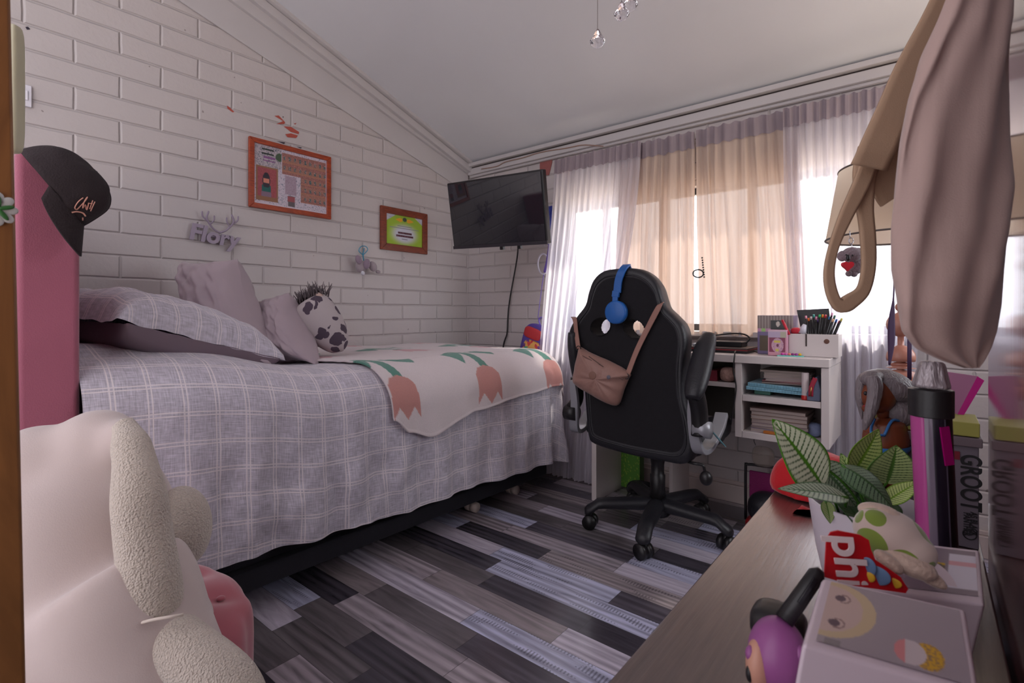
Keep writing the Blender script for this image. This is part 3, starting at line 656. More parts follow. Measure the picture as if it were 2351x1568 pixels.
for sgn in (-1, 1):
    b = M(); c = V((.02, 1.10, 1.475))
    b.tube(curve([c, c+V((.004, sgn*.035, .02)), c+V((.012, sgn*.065, .065)), c+V((.01, sgn*.055, .105))], 6), [.005]*18+[.002], 8)
    b.tube(curve([c+V((.008, sgn*.06, .05)), c+V((.012, sgn*.085, .075)), c+V((.012, sgn*.088, .10))], 6), [.004]*12+[.0015], 8)
    b.tube(curve([c+V((.008, sgn*.05, .035)), c+V((.012, sgn*.032, .06)), c+V((.012, sgn*.03, .085))], 6), [.004]*12+[.0015], 8)
    b.build('antler', m_sign, sg)
M().box(.001, .019, 1.03, 1.15, 1.448, 1.462).build('backing_bar', m_sign, sg, smooth=False, bevel=.003)
# hanging small plush elephant-like toys
m_gplush = mat('grey_plush', srgb(158, 146, 152), .95, bump=.4, bs=120, sheen=.4)
m_gplush2 = mat('mauve_plush', srgb(142, 124, 140), .95, bump=.4, bs=120, sheen=.4)
hp = thing('hanging_plush', 'small grey plush toy hanging by a turquoise ribbon from the left brick wall', 'plush toy', (.04, 1.99, 1.30))
e = lambda px, py, x=.05: at(px, py, x=x)
M().ell(e(828, 612), (.032, .034, .042)).build('body', m_gplush, hp)
M().ell(e(823, 596, .075), (.012, .022, .03), (.4, 0, 0)).ell(e(842, 606, .085), (.014, .024, .034), (-.2, 0, 0)).build('ear', m_gplush2, hp)
M().ell(e(856, 612, .06), (.022, .028, .036), (.5, 0, 0)).ell(e(868, 624, .06), (.01, .018, .012)).build('head', m_gplush, hp)
M().ell(e(833, 627, .09), (.012, .013, .014)).build('muzzle', mat('white_plush', srgb(205, 205, 215), .9), hp)
M().tube([e(835, 598, .05), e(833, 584, .03), e(836, 570, .006)], .004, 6).tube(curve([e(833, 585, .03), e(824, 576, .03), e(829, 566, .03), e(840, 566, .03), e(844, 574, .03), e(834, 585, .03)], 5), .003, 6).build('ribbon', mat('turquoise_ribbon', srgb(60, 140, 170), .5), hp)
# wall switch near door frame
sw = thing('wall_switch', 'small white switch on the brick wall just right of the wooden frame', 'switch', (0, .355, 1.66))
P = at(57, 220, x=.001); M().box(.001, .012, P.y-.035, P.y+.02, P.z-.045, P.z+.045).build('plate', mat('switch_white', srgb(215, 212, 220), .3), sw, smooth=False, bevel=.003)
M().box(.012, .017, P.y-.012, P.y+.008, P.z-.02, P.z+.02).build('rocker', mat('rocker_white', srgb(225, 222, 230), .3), sw, smooth=False, bevel=.002)

# ------------------------------------------------------------------ television
def lt(l, t, z): return V((CAM.x, CAM.y, 0))+RT*l+FW*t+V((0, 0, z))
TL, TRr = lt(-.430, 3.24, 1.876), lt(.153, 2.84, 1.855)
nrm = V((TRr-TL)).cross(V((0, 0, -1))).normalized(); nrm = nrm if nrm.dot(CAM-TL) > 0 else -nrm
BL = lt(-.424, 3.24, 1.468)-nrm*.08; BR = lt(.158, 2.84, 1.455)-nrm*.08
tvx = (TRr-TL).normalized(); tvy = (TL-BL).normalized(); tvn = tvx.cross(tvy); tvw = (TRr-TL).length; tvh = (TL-BL).length
X = basis(BL, tvx, tvy)
tv = thing('television', 'flat black television tilted on the wall in the far corner', 'television', lerp(BL, BR, .5))
b = M(); b.X = X; b.box(0, tvw, 0, tvh, -.045, -.003); b.build('housing', m_black, tv, smooth=False, bevel=.006)
m_scr = mat('tv_screen', srgb(34, 34, 40), .03, spec=.8, coat=.5)
b = M(); b.X = X; b.box(.012, tvw-.012, .022, tvh-.012, -.006, .0015); b.build('screen', m_scr, tv, smooth=False)
b = M(); b.X = X; b.box(0, tvw, 0, .02, -.008, .004); b.build('lower_bezel', mat('tv_bezel', srgb(48, 44, 50), .35), tv, smooth=False, bevel=.002)
for k in (.53, .71):
    b = M(); b.X = X; b.box(tvw*k-.012, tvw*k+.012, -.02, 0, -.03, -.006); b.build('bracket_foot', m_black, tv, smooth=False, bevel=.003)
cb = X @ V((tvw*.5, tvh*.5, -.045)); b = M(); b.tube([cb, cb+V((-.0, .12, 0)), V((.45, 2.99, cb.z))], .018, 10); b.build('wall_arm', m_black, tv)
b = M(); b.X = X; b.box(tvw*.35, tvw*.65, tvh*.3, tvh*.7, -.06, -.045); b.build('mount_plate', m_black, tv, smooth=False)
b = M().tube(curve([at(1190, 562, y=2.9), at(1186, 600, y=2.97), at(1170, 690, y=2.985), at(1166, 730, y=2.985), at(1164, 765, y=2.985), at(1155, 800, y=2.985), at(1150, 900, y=2.985)], 8), .0055, 8)
tag(b.build('power_cable', m_black), 'black cable running down the back wall below the television', 'cable')
# cable along the crown
b = M().tube(curve([at(1105, 388, y=2.95), at(1140, 382, y=2.95), at(1160, 372, y=2.95), at(1201, 362, y=2.95), at(1240, 350, y=2.95), at(1300, 340, y=2.95), at(1340, 333, y=2.95), at(1385, 336, y=2.95)], 8), .0035, 6)
tag(b.build('ceiling_cable', mat('white_cable', srgb(150, 120, 105), .6)), 'thin cable pinned along the crown moulding above the television', 'cable')

# medals / ribbons left of the curtain
random.seed(12); m_blue = mat('blue_ribbon', srgb(44, 58, 150), .6, var=.3, vs=40); m_purp = mat('purple_ribbon', srgb(120, 98, 190), .6)
b = M()
for k in range(26):
    a = at(1252+random.random()*16, 470+random.random()*15, y=2.93); c = at(1250+random.random()*18, 540+random.random()*22, y=2.93-random.random()*.04)
    b.ribbon(curve([a, lerp(a, c, .5)+V((random.uniform(-.02, .02), random.uniform(-.02, .01), 0)), c], 5), .012, .002, (1, random.uniform(-.5, .5), .2))
md = tag(b.build('ribbon_bundle', m_blue), 'bundle of blue ribbons hanging between the television and the curtain', 'ribbons')
b = M().ribbon(curve([at(1262, 560, y=2.93), at(1256, 600, y=2.93), at(1250, 625, y=2.94)], 6), .02, .002, (1, 0, 0)); b.ribbon([at(1267, 565, y=2.92), at(1268, 600, y=2.92), at(1262, 612, y=2.92)], .028, .002, (1, 0, 0))
tag(b.build('purple_ribbon', m_purp), 'short purple ribbon hanging below the blue ribbons', 'ribbon')
b = M().tube([at(1247+12*math.cos(a)*1.0, 606+23*math.sin(a), y=2.95) for a in [k*PI/12 for k in range(25)]], .006, 8)
tag(b.build('white_ring', mat('white_plastic', srgb(208, 206, 220), .3)), 'thin white ring hanging on the back wall left of the curtain', 'ring')
# colourful small backpack
bp_ = thing('small_backpack', 'small colourful child backpack hanging between bed and curtain', 'backpack', at(1235, 830, y=2.85))
c = at(1232, 795, y=2.86); 
def sph(d): return 1
Xr = Euler((0, .35, 0)).to_matrix().to_4x4()
def rbox(cc, sx, sy, sz, e=.5, n=28, m=20):
    def p(d):
        return 1/((abs(d.x)**(2/e)+abs(d.y)**(2/e)+abs(d.z)**(2/e))**(e/2))
    return cc, (sx, sy, sz), p
def rb(cc, s, e=.5, rot=(0, 0, 0), n=32, m=24): return M().ell(cc, s, rot, n, m, fn=lambda d: 1/((abs(d.x)**(2/e)+abs(d.y)**(2/e)+abs(d.z)**(2/e))**(e/2)))
rb(c, (.12, .05, .15), .5, (0, .3, 0)).build('body', mat('purple_nylon', srgb(86, 66, 150), .6, bump=.1), bp_)
rb(c+V((.0, -.03, .09)), (.075, .035, .04), .5, (0, .3, 0)).build('top_pocket', mat('red_nylon', srgb(178, 46, 52), .6), bp_)
m_multi, n_, b_ = base('colourful_print'); g_ = N(n_, 'TexCoord'); v_ = N(n_, 'TexVoronoi'); v_.inputs['Scale'].default_value = 45; n_.links.new(g_.outputs['Object'], v_.inputs['Vector'])
r_ = N(n_, 'ValToRGB'); r_.color_ramp.interpolation = 'CONSTANT'; s_ = N(n_, 'SeparateColor'); n_.links.new(v_.outputs['Color'], s_.inputs[0]); n_.links.new(s_.outputs[0], r_.inputs[0])
for i, (p, cc) in enumerate(((0, srgb(214, 160, 84)), (.45, srgb(196, 60, 60)), (.62, srgb(110, 50, 130)), (.75, srgb(60, 150, 120)), (.85, srgb(214, 160, 84)))):
    q = r_.color_ramp.elements[i] if i < 2 else r_.color_ramp.elements.new(p); q.position = p; q.color = cc
n_.links.new(r_.outputs[0], b_.inputs['Base Color'])
rb(c+V((-.01, -.035, -.04)), (.085, .035, .085), .6, (0, .3, 0)).build('front_pocket', m_multi, bp_)
M().tube([at(1262, 560, y=2.955), at(1245, 650, y=2.96), at(1235, 730, y=2.955), c+V((.04, 0, .185))], .0025, 6).build('cord', m_purp, bp_)
M().tube(curve([c+V((.03, 0, .15)), c+V((.02, 0, .19)), c+V((.05, 0, .2)), c+V((.07, 0, .15))], 5), .005, 6).build('loop', m_purp, bp_)

# ------------------------------------------------------------------ door frame at the left, cream panel, sticker
m_door = wood_mat('door_wood', srgb(124, 82, 44), srgb(152, 102, 56), (4, 4, .8), .5, 3, .1)
jx = 2.25
def je(py, px): return at(px, py, x=jx)
p_top, p_bot = je(0, 25), je(1568, 60)
def jy(z): return p_bot.y+(p_top.y-p_bot.y)*(z-p_bot.z)/(p_top.z-p_bot.z)
b = M().prism([(0, 0), (1, 0), (1, 1), (0, 1)], lambda a, c: V((jx-.05, lerp(jy(c*2.6)-.22, jy(c*2.6), a), c*2.6)), lambda a, c: V((jx, lerp(jy(c*2.6)-.22, jy(c*2.6), a), c*2.6)))
jam = struct(b, 'door_1', m_door, smooth=False, bevel=.003)
b = M(); cs = V((jx+.001, 0, 0)); P = at(-4, 480, x=jx+.002)
for k in range(8):
    a = k*PI/4; b.ell(P+V((0, .008*math.cos(a), .010*math.sin(a))), (.001, .0055, .004), (a, 0, 0), 12, 8)
b.ell(P, (.0012, .008, .008)); b.build('leaf_sticker', mat('sticker_white', srgb(214, 216, 214), .5), jam)
b = M()
for k in range(5):
    a = k*2*PI/5+.3; b.ell(P+V((.0015, .0055*math.cos(a), .006*math.sin(a))), (.001, .006, .002), (a, 0, 0), 10, 6)
b.build('sticker_print', mat('sticker_green', srgb(60, 120, 60), .5), jam)
b = M(); p0, p1 = at(20, 62, x=1.9), at(48, 352, x=1.9)
pc_ = at(30, 205, d=.80); b = rb(pc_, (.012, .010, 147*.80/FPX), .35, (0, 0, YAW))
tag(b.build('cream_panel', mat('cream_plastic', srgb(190, 186, 160), .4)), 'cream rounded plastic panel edge right beside the wooden frame', 'panel')
WMZ = 1

# cap on the headboard
cap = thing('baseball_cap', 'black baseball cap with pink script hanging on the pink headboard', 'cap', (1.13, .3, 1.3))
m_cap = mat('black_cap_cloth', srgb(44, 35, 38), .9, var=.15, vs=20, bump=.3, bs=220)
# crown dome: axis points right/forward-down in picture; build with local frame
D = 1.31
oc = at(120, 436, d=D)                         # crown centre
VD = (oc-CAM).normalized(); RX = VD.cross(UP).normalized()
axu = (RX*.80+UP*.58-VD*.10).normalized()
axf = (RX*.58-UP*.82-VD*.12).normalized(); axf = (axf-axu*axf.dot(axu)).normalized()   # towards the visor
axs = axu.cross(axf)
def dome(u, v):
    a = u*2*PI; t = v*PI/2; r = math.sin(t)
    front = max(0, math.cos(a))
    k = 1+.04*nz((math.cos(a)*2, math.sin(a)*2, v*3), 1.3)+.02*math.cos(6*a)*0
    h = math.cos(t)*(1+.0*front)
    return oc+(axf*math.cos(a)*r*.105+axs*math.sin(a)*r*.085)*k+axu*((h**.75 if h > 0 else 0)*.105*k+.022*front*r*h)
b = M().grid(dome, 60, 24); b.build('crown', m_cap, cap, solid=.003)
def visor(u, v):
    a = (u-.5)*PI*1.02; rr = lerp(1, 1, v); bas = oc+(axf*math.cos(a)*.098+axs*math.sin(a)*.08)
    return bas+axf*v*.075*math.cos(a)**.6*(1 if True else 0)+axu*(-.035*v*v-.028*abs(math.sin(a))**2*v-.004)
def cosafe(a): return max(0, math.cos(a))
def visor(u, v):
    a = (u-.5)*PI*.94; bas = oc+(axf*math.cos(a)*.104+axs*math.sin(a)*.084)
    return bas+axf*(v*.066*cosafe(a)**.5)+axu*(-.052*v*cosafe(a)**.4-.012*math.sin(a)**2*v+.002)
b = M().grid(visor, 40, 12); b.build('visor', m_cap, cap, solid=.004)
M().ell(oc+axu*.102, (.008, .008, .006)).build('button', m_cap, cap)
m_pinkthr = mat('pink_embroidery', srgb(206, 150, 134), .7)
bx = Matrix.Identity(4)
tp = dome(.92, .86)
def capsurf(px, py, lift=.003):   # project embroidery onto the crown front
    r = FW+RT*((px-1175.5)/FPX)+UP*((720-py)/FPX); best = None
    for i in range(61):
        for j in range(10, 25):
            q = dome(i/60, j/24)
            if (q-oc).dot(FW) > 0: continue
            dd = q-CAM; tt = dd.dot(r)/r.dot(r); e2 = (dd-r*tt).length
            if best is None or e2 < best[0]: best = (e2, tt)
    return CAM+r*(best[1]-lift)
def emb(pts, wd): return [capsurf(*p) for p in pts]
b = M()
for pts, wd in (([(191, 454), (180, 463), (172, 476), (176, 481), (184, 474), (195, 462), (201, 452), (194, 462), (190, 478), (196, 470), (199, 482), (204, 466)], .0028), ([(213, 460), (206, 480)], .0025), ([(218, 463), (208, 485)], .0025), ([(202, 466), (213, 468)], .002), ([(165, 488), (176, 486), (190, 489), (197, 497)], .004), ([(190, 500), (190, 506)], .0028)):
    b.tube(curve(emb(pts, wd), 4), wd*.5, 6)
b.build('script_embroidery', m_pinkthr, cap)

# ------------------------------------------------------------------ gaming chair (faces the desk, seen from behind)
CX, CY = 1.888, 2.362
ch = thing('gaming_chair', 'black gaming chair on a five-star base turned towards the desk', 'chair', (CX, CY, 0))
YB = 2.09                                    # back plane of the backrest
def bk(px, py, y=YB): p = at(px, py, y=y); return (p.x, p.z)
outline_px = [(1430, 614), (1462, 617), (1490, 632), (1508, 655), (1518, 685), (1526, 706), (1548, 728), (1566, 750), (1573, 785), (1568, 850), (1570, 920), (1585, 985), (1590, 1040), (1570, 1068), (1520, 1062), (1440, 1046), (1362, 1022), (1347, 1000), (1342, 950), (1336, 885), (1318, 830), (1304, 790), (1303, 760), (1318, 730), (1340, 700), (1348, 670), (1360, 640), (1385, 620)]
OP = [bk(*p) for p in outline_px]
OPc = [(p.x, p.y) for p in curve([V((a, c, 0)) for a, c in OP+[OP[0]]], 4)][:-1]
cx_ = sum(p[0] for p in OPc)/len(OPc); cz_ = .86
def ringat(s, y, zs=None):
    return [V((cx_+(a-cx_)*s, y-(c-.4)*0, cz_+(c-cz_)*(1-(1-s)*.8))) for a, c in OPc]
holes = [bk(1378, 750), bk(1455, 755)]
b = M()
rings = [ringat(.82, YB+.010), ringat(.90, YB+.003), ringat(.955, YB+.004), ringat(.99, YB+.014), ringat(1.0, YB+.035), ringat(1.0, YB+.075), ringat(.97, YB+.10), ringat(.90, YB+.11), ringat(.8, YB+.095)]
nR = len(OPc)
b.loft(rings, caps=False)
# back face with two ventilation holes: built as a filled face through bmesh boolean-free grid clipping
def fillface(y, s, hs, nz_=70):
    xs = [p[0] for p in OPc]; zs = [p[1] for p in OPc]; P2 = [(cx_+(a-cx_)*s, cz_+(c-cz_)*(1-(1-s)*.8)) for a, c in OPc]
    x0, x1, z0, z1 = min(xs), max(xs), min(zs), max(zs); n = 90; m_ = 150; idx = {}; vs_ = []; fs_ = []
    def ok(x, z):
        if not inpoly(x, z, P2): return False
        for (hx, hz, ra, rb_, an) in hs:
            dx, dz = x-hx, z-hz; u = dx*math.cos(an)+dz*math.sin(an); v = -dx*math.sin(an)+dz*math.cos(an)
            if (u/ra)**2+(v/rb_)**2 < 1: return False
        return True
    def vid(i, j):
        if (i, j) not in idx: idx[(i, j)] = len(vs_); vs_.append((x0+(x1-x0)*i/n, y, z0+(z1-z0)*j/m_))
        return idx[(i, j)]
    for i in range(n):
        for j in range(m_):
            if ok(x0+(x1-x0)*(i+.5)/n, z0+(z1-z0)*(j+.5)/m_): fs_.append((vid(i, j), vid(i+1, j), vid(i+1, j+1), vid(i, j+1)))
    return vs_, fs_
HS = [(holes[0][0], holes[0][1], .052, .040, .35), (holes[1][0], holes[1][1], .052, .040, -.35)]
b.build('backrest_side', m_leather, ch)
b = M(); vs_, fs_ = fillface(YB+.006, .93, HS); b.add(vs_, fs_); vs_, fs_ = fillface(YB+.098, .9, HS); b.add(vs_, fs_)
for hx, hz, ra, rb_, an in HS:
    R_ = [[V((hx+ra*1.04*math.cos(t)*math.cos(an)-rb_*1.04*math.sin(t)*math.sin(an), yy, hz+ra*1.04*math.cos(t)*math.sin(an)+rb_*1.04*math.sin(t)*math.cos(an))) for t in [2*PI*k/28 for k in range(28)]] for yy in (YB-.002, YB+.03, YB+.07, YB+.104)]
    b.loft(R_, caps=False)
b.build('backrest', m_blackfab, ch)
# piping
b = M(); P3 = [V((cx_+(a-cx_)*.90, YB+.003, cz_+(c-cz_)*.92)) for a, c in OPc]; P3.append(P3[0]); b.tube(P3, .004, 6, False); b.build('backrest_piping', m_leather, ch)
# seat
b = rb((CX-.0, 2.37, .475), (.27, .26, .055), .4); b.build('seat', m_leather, ch)
for sx_ in (-1, 1): rb((CX+sx_*.235, 2.38, .505), (.05, .25, .05), .5).build('seat_bolster', m_leather, ch)
M().box(CX-.12, CX+.12, 2.22, 2.48, .385, .425).build('seat_mechanism', m_black, ch, smooth=False, bevel=.01)
M().lathe([(.024, .30), (.024, .40)], (CX, CY, 0), 20).build('gas_piston', m_black, ch)
M().lathe([(.036, .12), (.036, .27), (.031, .275), (.031, .32), (.04, .37), (.07, .39)], (CX, CY, 0), 24).build('column', m_black, ch)
M().lathe([(.05, .075), (.06, .085), (.06, .13), (.045, .15)], (CX, CY, 0), 24).build('hub', m_black, ch)
wheels = [(1.61, 2.163), (1.966, 2.023), (2.202, 2.349), (2.003, 2.693), (1.657, 2.582)]
for wx, wy in wheels:
    d = V((wx-CX, wy-CY, 0)).normalized(); c0 = V((CX, CY, 0)); e_ = c0+d*.325
    side = V((-d.y, d.x, 0)); rings = []
    for k in range(13):
        t = k/12; p = c0+d*lerp(.03, .34, t); z = .130-.008*t-.035*sm((t-.8)/.2); hw = lerp(.042, .033, t); hh = lerp(.034, .024, t)
        rings.append([p+side*(math.cos(a)*hw)+V((0, 0, z+math.sin(a)*hh)) for a in [2*PI*q/14 for q in range(14)]])
    rings.append([p+side*(math.cos(a)*hw*.5)+d*.012+V((0, 0, z-.004+math.sin(a)*hh*.6)) for a in [2*PI*q/14 for q in range(14)]])
    M().loft(rings).build('base_leg', m_leather, ch)
    wc = c0+d*.325
    cs_ = M().tube([wc+V((0, 0, .045)), wc+V((0, 0, .10))], .012, 10).ell(wc+V((0, 0, .052)), (.018, .018, .02)).build('caster', m_black, ch)
    ax_ = Euler((0, 0, wx*7)).to_matrix() @ V((1, 0, 0))
    for q in (-1, 1): M().tube([wc+ax_*q*.006+V((0, 0, .034)), wc+ax_*q*.030+V((0, 0, .034))], .034, 22).build('wheel', m_black, cs_)
# right arm: raised pad and silver hinge
ax1 = CX+.30
def ay_(px, py, x=ax1): return at(px, py, x=x)
pad = [ay_(1628, 770), ay_(1618, 800), ay_(1606, 850), ay_(1596, 890), ay_(1590, 915)]
b = M(); pp = curve(pad, 6); rings = []
for i, p in enumerate(pp):
    t = i/(len(pp)-1); s_ = (math.sin(PI*min(1, max(0, lerp(.08, .93, t)))))**.35
    tg = (pp[min(i+1, len(pp)-1)]-pp[max(i-1, 0)]).normalized(); n1 = V((1, 0, 0)); n2 = tg.cross(n1).normalized()
    rings.append([p+n1*(math.cos(a)*.046*s_)+n2*(math.sin(a)*.034*s_) for a in [2*PI*q/18 for q in range(18)]])
b.loft(rings).build('armrest_pad', m_leather, ch)
b = M().tube(curve([ay_(1594, 890), ay_(1603, 930), ay_(1606, 970), ay_(1606, 1000)], 6), .034, 14); b.build('armrest_bracket', m_black, ch)
hcY, hcZ = ay_(1606, 985).y, ay_(1606, 985).z
M().tube([V((ax1-.02, hcY, hcZ)) , V((ax1+.045, hcY, hcZ))], .034, 24).build('hinge_cap', m_silver, ch)
hc = ay_(1606, 990)
sp_ = curve([V((ax1-.02, hc.y-.02, hc.z+.16)), V((ax1-.025, hc.y-.01, hc.z+.05)), V((ax1-.01, hc.y+.01, hc.z-.075)), V((ax1+.0, hc.y+.09, hc.z-.085)), V((ax1+.01, hc.y+.20, hc.z-.02)), V((ax1+.005, hc.y+.27, hc.z+.03))], 7)
b = M().ribbon(sp_, [lerp(.03, .055, min(1, i/20)) for i in range(len(sp_))], .022, (1, 0, 0)); b.build('arm_frame', m_silver, ch, bevel=.004)
ax0 = CX-.31; hl = V((ax0, hc.y, hc.z))
b = M().tube(curve([V((ax0, 2.12, .74)), V((ax0, 2.13, .64)), hl+V((0, 0, .02))], 6), .03, 14); b.build('armrest_bracket', m_black, ch)
b = M(); pp = curve([V((ax0, 2.08, .96)), V((ax0, 2.1, .86)), V((ax0, 2.13, .72))], 6)
b.tube(pp, [.03*(math.sin(PI*lerp(.1, .9, i/(len(pp)-1))))**.4 for i in range(len(pp))], 14).build('armrest_pad', m_leather, ch)
M().tube([V((ax0-.03, hc.y, hc.z)), V((ax0+.03, hc.y, hc.z))], .036, 24).build('hinge_cap', m_black, ch)
sp_ = [V((2*CX-p.x-.01, p.y, p.z)) for p in sp_]; M().ribbon(sp_, [lerp(.03, .055, min(1, i/20)) for i in range(len(sp_))], .022, (1, 0, 0)).build('arm_frame', m_silver, ch, bevel=.004)
# tilt lever with knob
lv = at(1575, 1062, d=2.12)
b = M().tube(curve([V((CX+.1, 2.25, .405)), at(1585, 1062, d=2.13), at(1612, 1068, d=2.10), at(1619, 1082, d=2.10)], 6), .006, 8).build('lever', m_black, ch)
M().ell(at(1621, 1098, d=2.10), (.026, .024, .030)).build('lever_knob', m_black, b)

# ------------------------------------------------------------------ headphones on the chair top
m_hblue = mat('blue_plastic', srgb(30, 92, 166), .4); m_hdark = mat('blue_cushion', srgb(28, 60, 128), .8)
hp_ = thing('headphones', 'bright blue on-ear headphones hanging over the top of the gaming chair', 'headphones', at(1415, 740, y=YB-.03))
def hb(px, py, y): return at(px, py, y=y)
b = M().ribbon(curve([hb(1417, 672, YB-.016), hb(1420, 645, YB-.014), hb(1428, 622, YB-.010), V((hb(1436, 611, YB+.02).x, YB+.03, hb(1436, 611, YB+.02).z+.004)), V((hb(1440, 611, YB+.08).x, YB+.085, 1.262)), V((hb(1450, 640, YB+.13).x+.02, YB+.125, 1.20)), V((hb(1450, 640, YB+.13).x+.02, YB+.13, 1.13))], 6), .036, .010, (1, 0, 0)); b.build('headband', m_hblue, hp_, bevel=.002)
M().ribbon([hb(1415, 668, YB-.016), hb(1413, 682, YB-.018)], .034, .014, (1, 0, 0)).build('slider', m_hblue, hp_, bevel=.002)
M().ribbon([hb(1413, 676, YB-.018), hb(1412, 705, YB-.022)], .026, .010, (1, 0, 0)).build('yoke', m_hblue, hp_, bevel=.002)
ec = hb(1415, 717, YB-.03)
def disc(c, ax, r, h, n=32, name='x'): 
    ax = V(ax).normalized(); return M().tube([c-ax*h/2, c-ax*h*.35, c+ax*h*.35, c+ax*h/2], [r*.88, r, r, r*.88], n)
disc(ec, (0, 1, 0), .052, .03).build('ear_cup', m_hblue, hp_); disc(ec+V((0, .018, 0)), (0, 1, 0), .042, .014).build('ear_cushion', m_hdark, hp_)
ec2 = V((hb(1450, 640, YB+.13).x+.02, YB+.145, 1.09)); disc(ec2, (0, 1, 0), .052, .03).build('ear_cup', m_hblue, hp_)
# crossbody bag on the chair
m_taupe = mat('taupe_nylon', srgb(146, 110, 100), .5, var=.06, vs=12, bump=.5, bs=26, sheen=.2)
bg = thing('crossbody_bag', 'dusty brown nylon crossbody bag hanging from the backrest of the gaming chair', 'bag', at(1370, 930, y=YB-.06))
bc = [(1325, 795), (1345, 808), (1400, 832), (1442, 858), (1437, 872), (1425, 905), (1413, 933), (1385, 925), (1345, 903), (1312, 880), (1314, 850)]
BP = [V((p.x, p.y, 0)) for p in [V(bk(x_, y_, YB-.05)+(0,)) for x_, y_ in bc]]
BPc = curve(BP+[BP[0]], 4)[:-1]; bcx = sum(p.x for p in BPc)/len(BPc); bcz = sum(p.y for p in BPc)/len(BPc)
rings = []
for s_, yy in ((.0, -.088), (.35, -.086), (.65, -.078), (.85, -.062), (.97, -.045), (1.0, -.03), (.98, -.015), (.9, -.004), (.0, -.002)):
    rings.append([V((bcx+(p.x-bcx)*s_, YB+yy+.010*nz((p.x*30, p.y*30, s_*2), 1)*(1 if .3 < s_ < .99 else 0), bcz+(p.y-bcz)*s_)) for p in BPc])
M().loft(rings, caps=False).build('body', m_taupe, bg, sub=1)
m_taupe2 = mat('taupe_strap', srgb(152, 112, 100), .6, bump=.2, bs=300)
zp = [V((p.x, YB-.066, p.z-.018)) for p in [at(1335, 806, y=YB-.06), at(1390, 835, y=YB-.06), at(1432, 862, y=YB-.06)]]
M().tube(curve(zp, 6), .0035, 6).build('zipper', mat('zip_dark', srgb(98, 70, 64), .5), bg)
M().tube([at(1352, 818, y=YB-.085), at(1385, 842, y=YB-.085)], .0022, 6).build('front_zipper', mat('zip_dark2', srgb(90, 66, 60), .5), bg)
disc(at(1360, 862, y=YB-.088), (0, 1, 0), .018, .004).build('round_patch', mat('patch_brown', srgb(128, 92, 80), .6), bg)
disc(at(1397, 866, y=YB-.088), (0, 1, 0), .009, .004).build('badge', mat('badge_grey', srgb(96, 92, 104), .5), bg)
M().ribbon(curve([at(1440, 862, y=YB-.04), at(1462, 805, y=YB-.02), at(1490, 748, y=YB-.012), at(1514, 702, y=YB-.012), at(1519, 697, y=YB+.03), at(1515, 700, y=YB+.13)], 6), .024, .003, (.9, 0, .45)).build('strap', m_taupe2, bg)
M().ribbon(curve([at(1328, 800, y=YB-.04), at(1324, 770, y=YB-.012), at(1320, 735, y=YB-.006), at(1316, 728, y=YB+.05), at(1320, 730, y=YB+.12)], 6), .022, .003, (1, 0, 0)).build('strap', m_taupe2, bg)
for p in ((1438, 864), (1328, 800)):
    c_ = at(p[0], p[1], y=YB-.045); M().tube([c_+V((.012*math.cos(a), 0, .012*math.sin(a))) for a in [k*PI/6 for k in range(13)]], .002, 6).build('ring', m_black, bg)

# ------------------------------------------------------------------ desk
DX0, DX1, DY0, DY1, DZ = 1.44, 2.585, 2.50, 2.86, .857
dk = thing('desk', 'white desk with open shelves standing under the window', 'desk', (2.0, 2.7, 0))
M().box(DX0, DX1, DY0-.005, DY1, DZ-.036, DZ).build('desktop', m_whitelam, dk, smooth=False, bevel=.003)
M().box(DX0, DX0+.03, DY0+.0, DY1, 0, DZ-.037).build('side_panel', m_whitelam, dk, smooth=False, bevel=.002)
UZ0 = .475; UX = 2.205
M().box(DX1-.032, DX1-.002, DY0+.005, DY1, UZ0, DZ-.037).build('side_panel', m_whitelam, dk, smooth=False, bevel=.002)
M().box(UX, UX+.03, DY0+.005, DY1, UZ0, DZ-.037).build('divider', m_whitelam, dk, smooth=False, bevel=.002)
M().box(UX+.031, DX1-.033, DY0+.005, DY1-.01, UZ0, UZ0+.03).build('shelf', m_whitelam, dk, smooth=False, bevel=.002)
SZ = .645
M().box(UX+.031, DX1-.033, DY0+.008, DY1-.01, SZ, SZ+.028).build('shelf', m_whitelam, dk, smooth=False, bevel=.002)
M().box(UX+.0, DX1-.0, DY1-.009, DY1, UZ0, DZ-.037).build('back_board', m_whitelam, dk, smooth=False)
S2 = .70
M().box(DX0+.031, UX-.001, DY0+.02, DY1-.01, S2, S2+.022).build('shelf', m_whitelam, dk, smooth=False, bevel=.002)
M().box(1.93, UX-.001, DY1-.009, DY1, .49, DZ-.037).build('back_board', m_greyboard, dk, smooth=False)
M().box(1.84, 1.86, DY0+.12, DY1, 0, S2-.001).build('inner_panel', m_whitelam, dk, smooth=False, bevel=.002)
# shelf contents
def stack(name, x0, y0, z, w, dpt, items, grp, lab, cat):
    for i, (h, col, rz, dx) in enumerate(items):
        b = M(); Rz = Matrix.Translation((x0+w/2+dx, y0+dpt/2, 0)) @ Matrix.Rotation(rz, 4, 'Z'); b.X = Rz
        t = thing(name, lab[i], cat, (x0+w/2+dx, y0+dpt/2, z), grp)
        b.box(-w/2+.002, w/2-.002, -dpt/2+.002, dpt/2, z+.0012, z+h-.0016); b.build('pages', mat('pages', srgb(*[c_*.96 for c_ in (182, 166, 160)]), .8, bump=.5, bs=200, stretch=(.2, .2, 6)), t, smooth=False)
        b = M(); b.X = Rz; b.box(-w/2, w/2, -dpt/2, dpt/2, z, z+.0011).box(-w/2, w/2, -dpt/2, dpt/2, z+h-.0016, z+h-.0005); b.build('cover', mat('cover', srgb(*col), .5), t, smooth=False)
        z += h
    return z
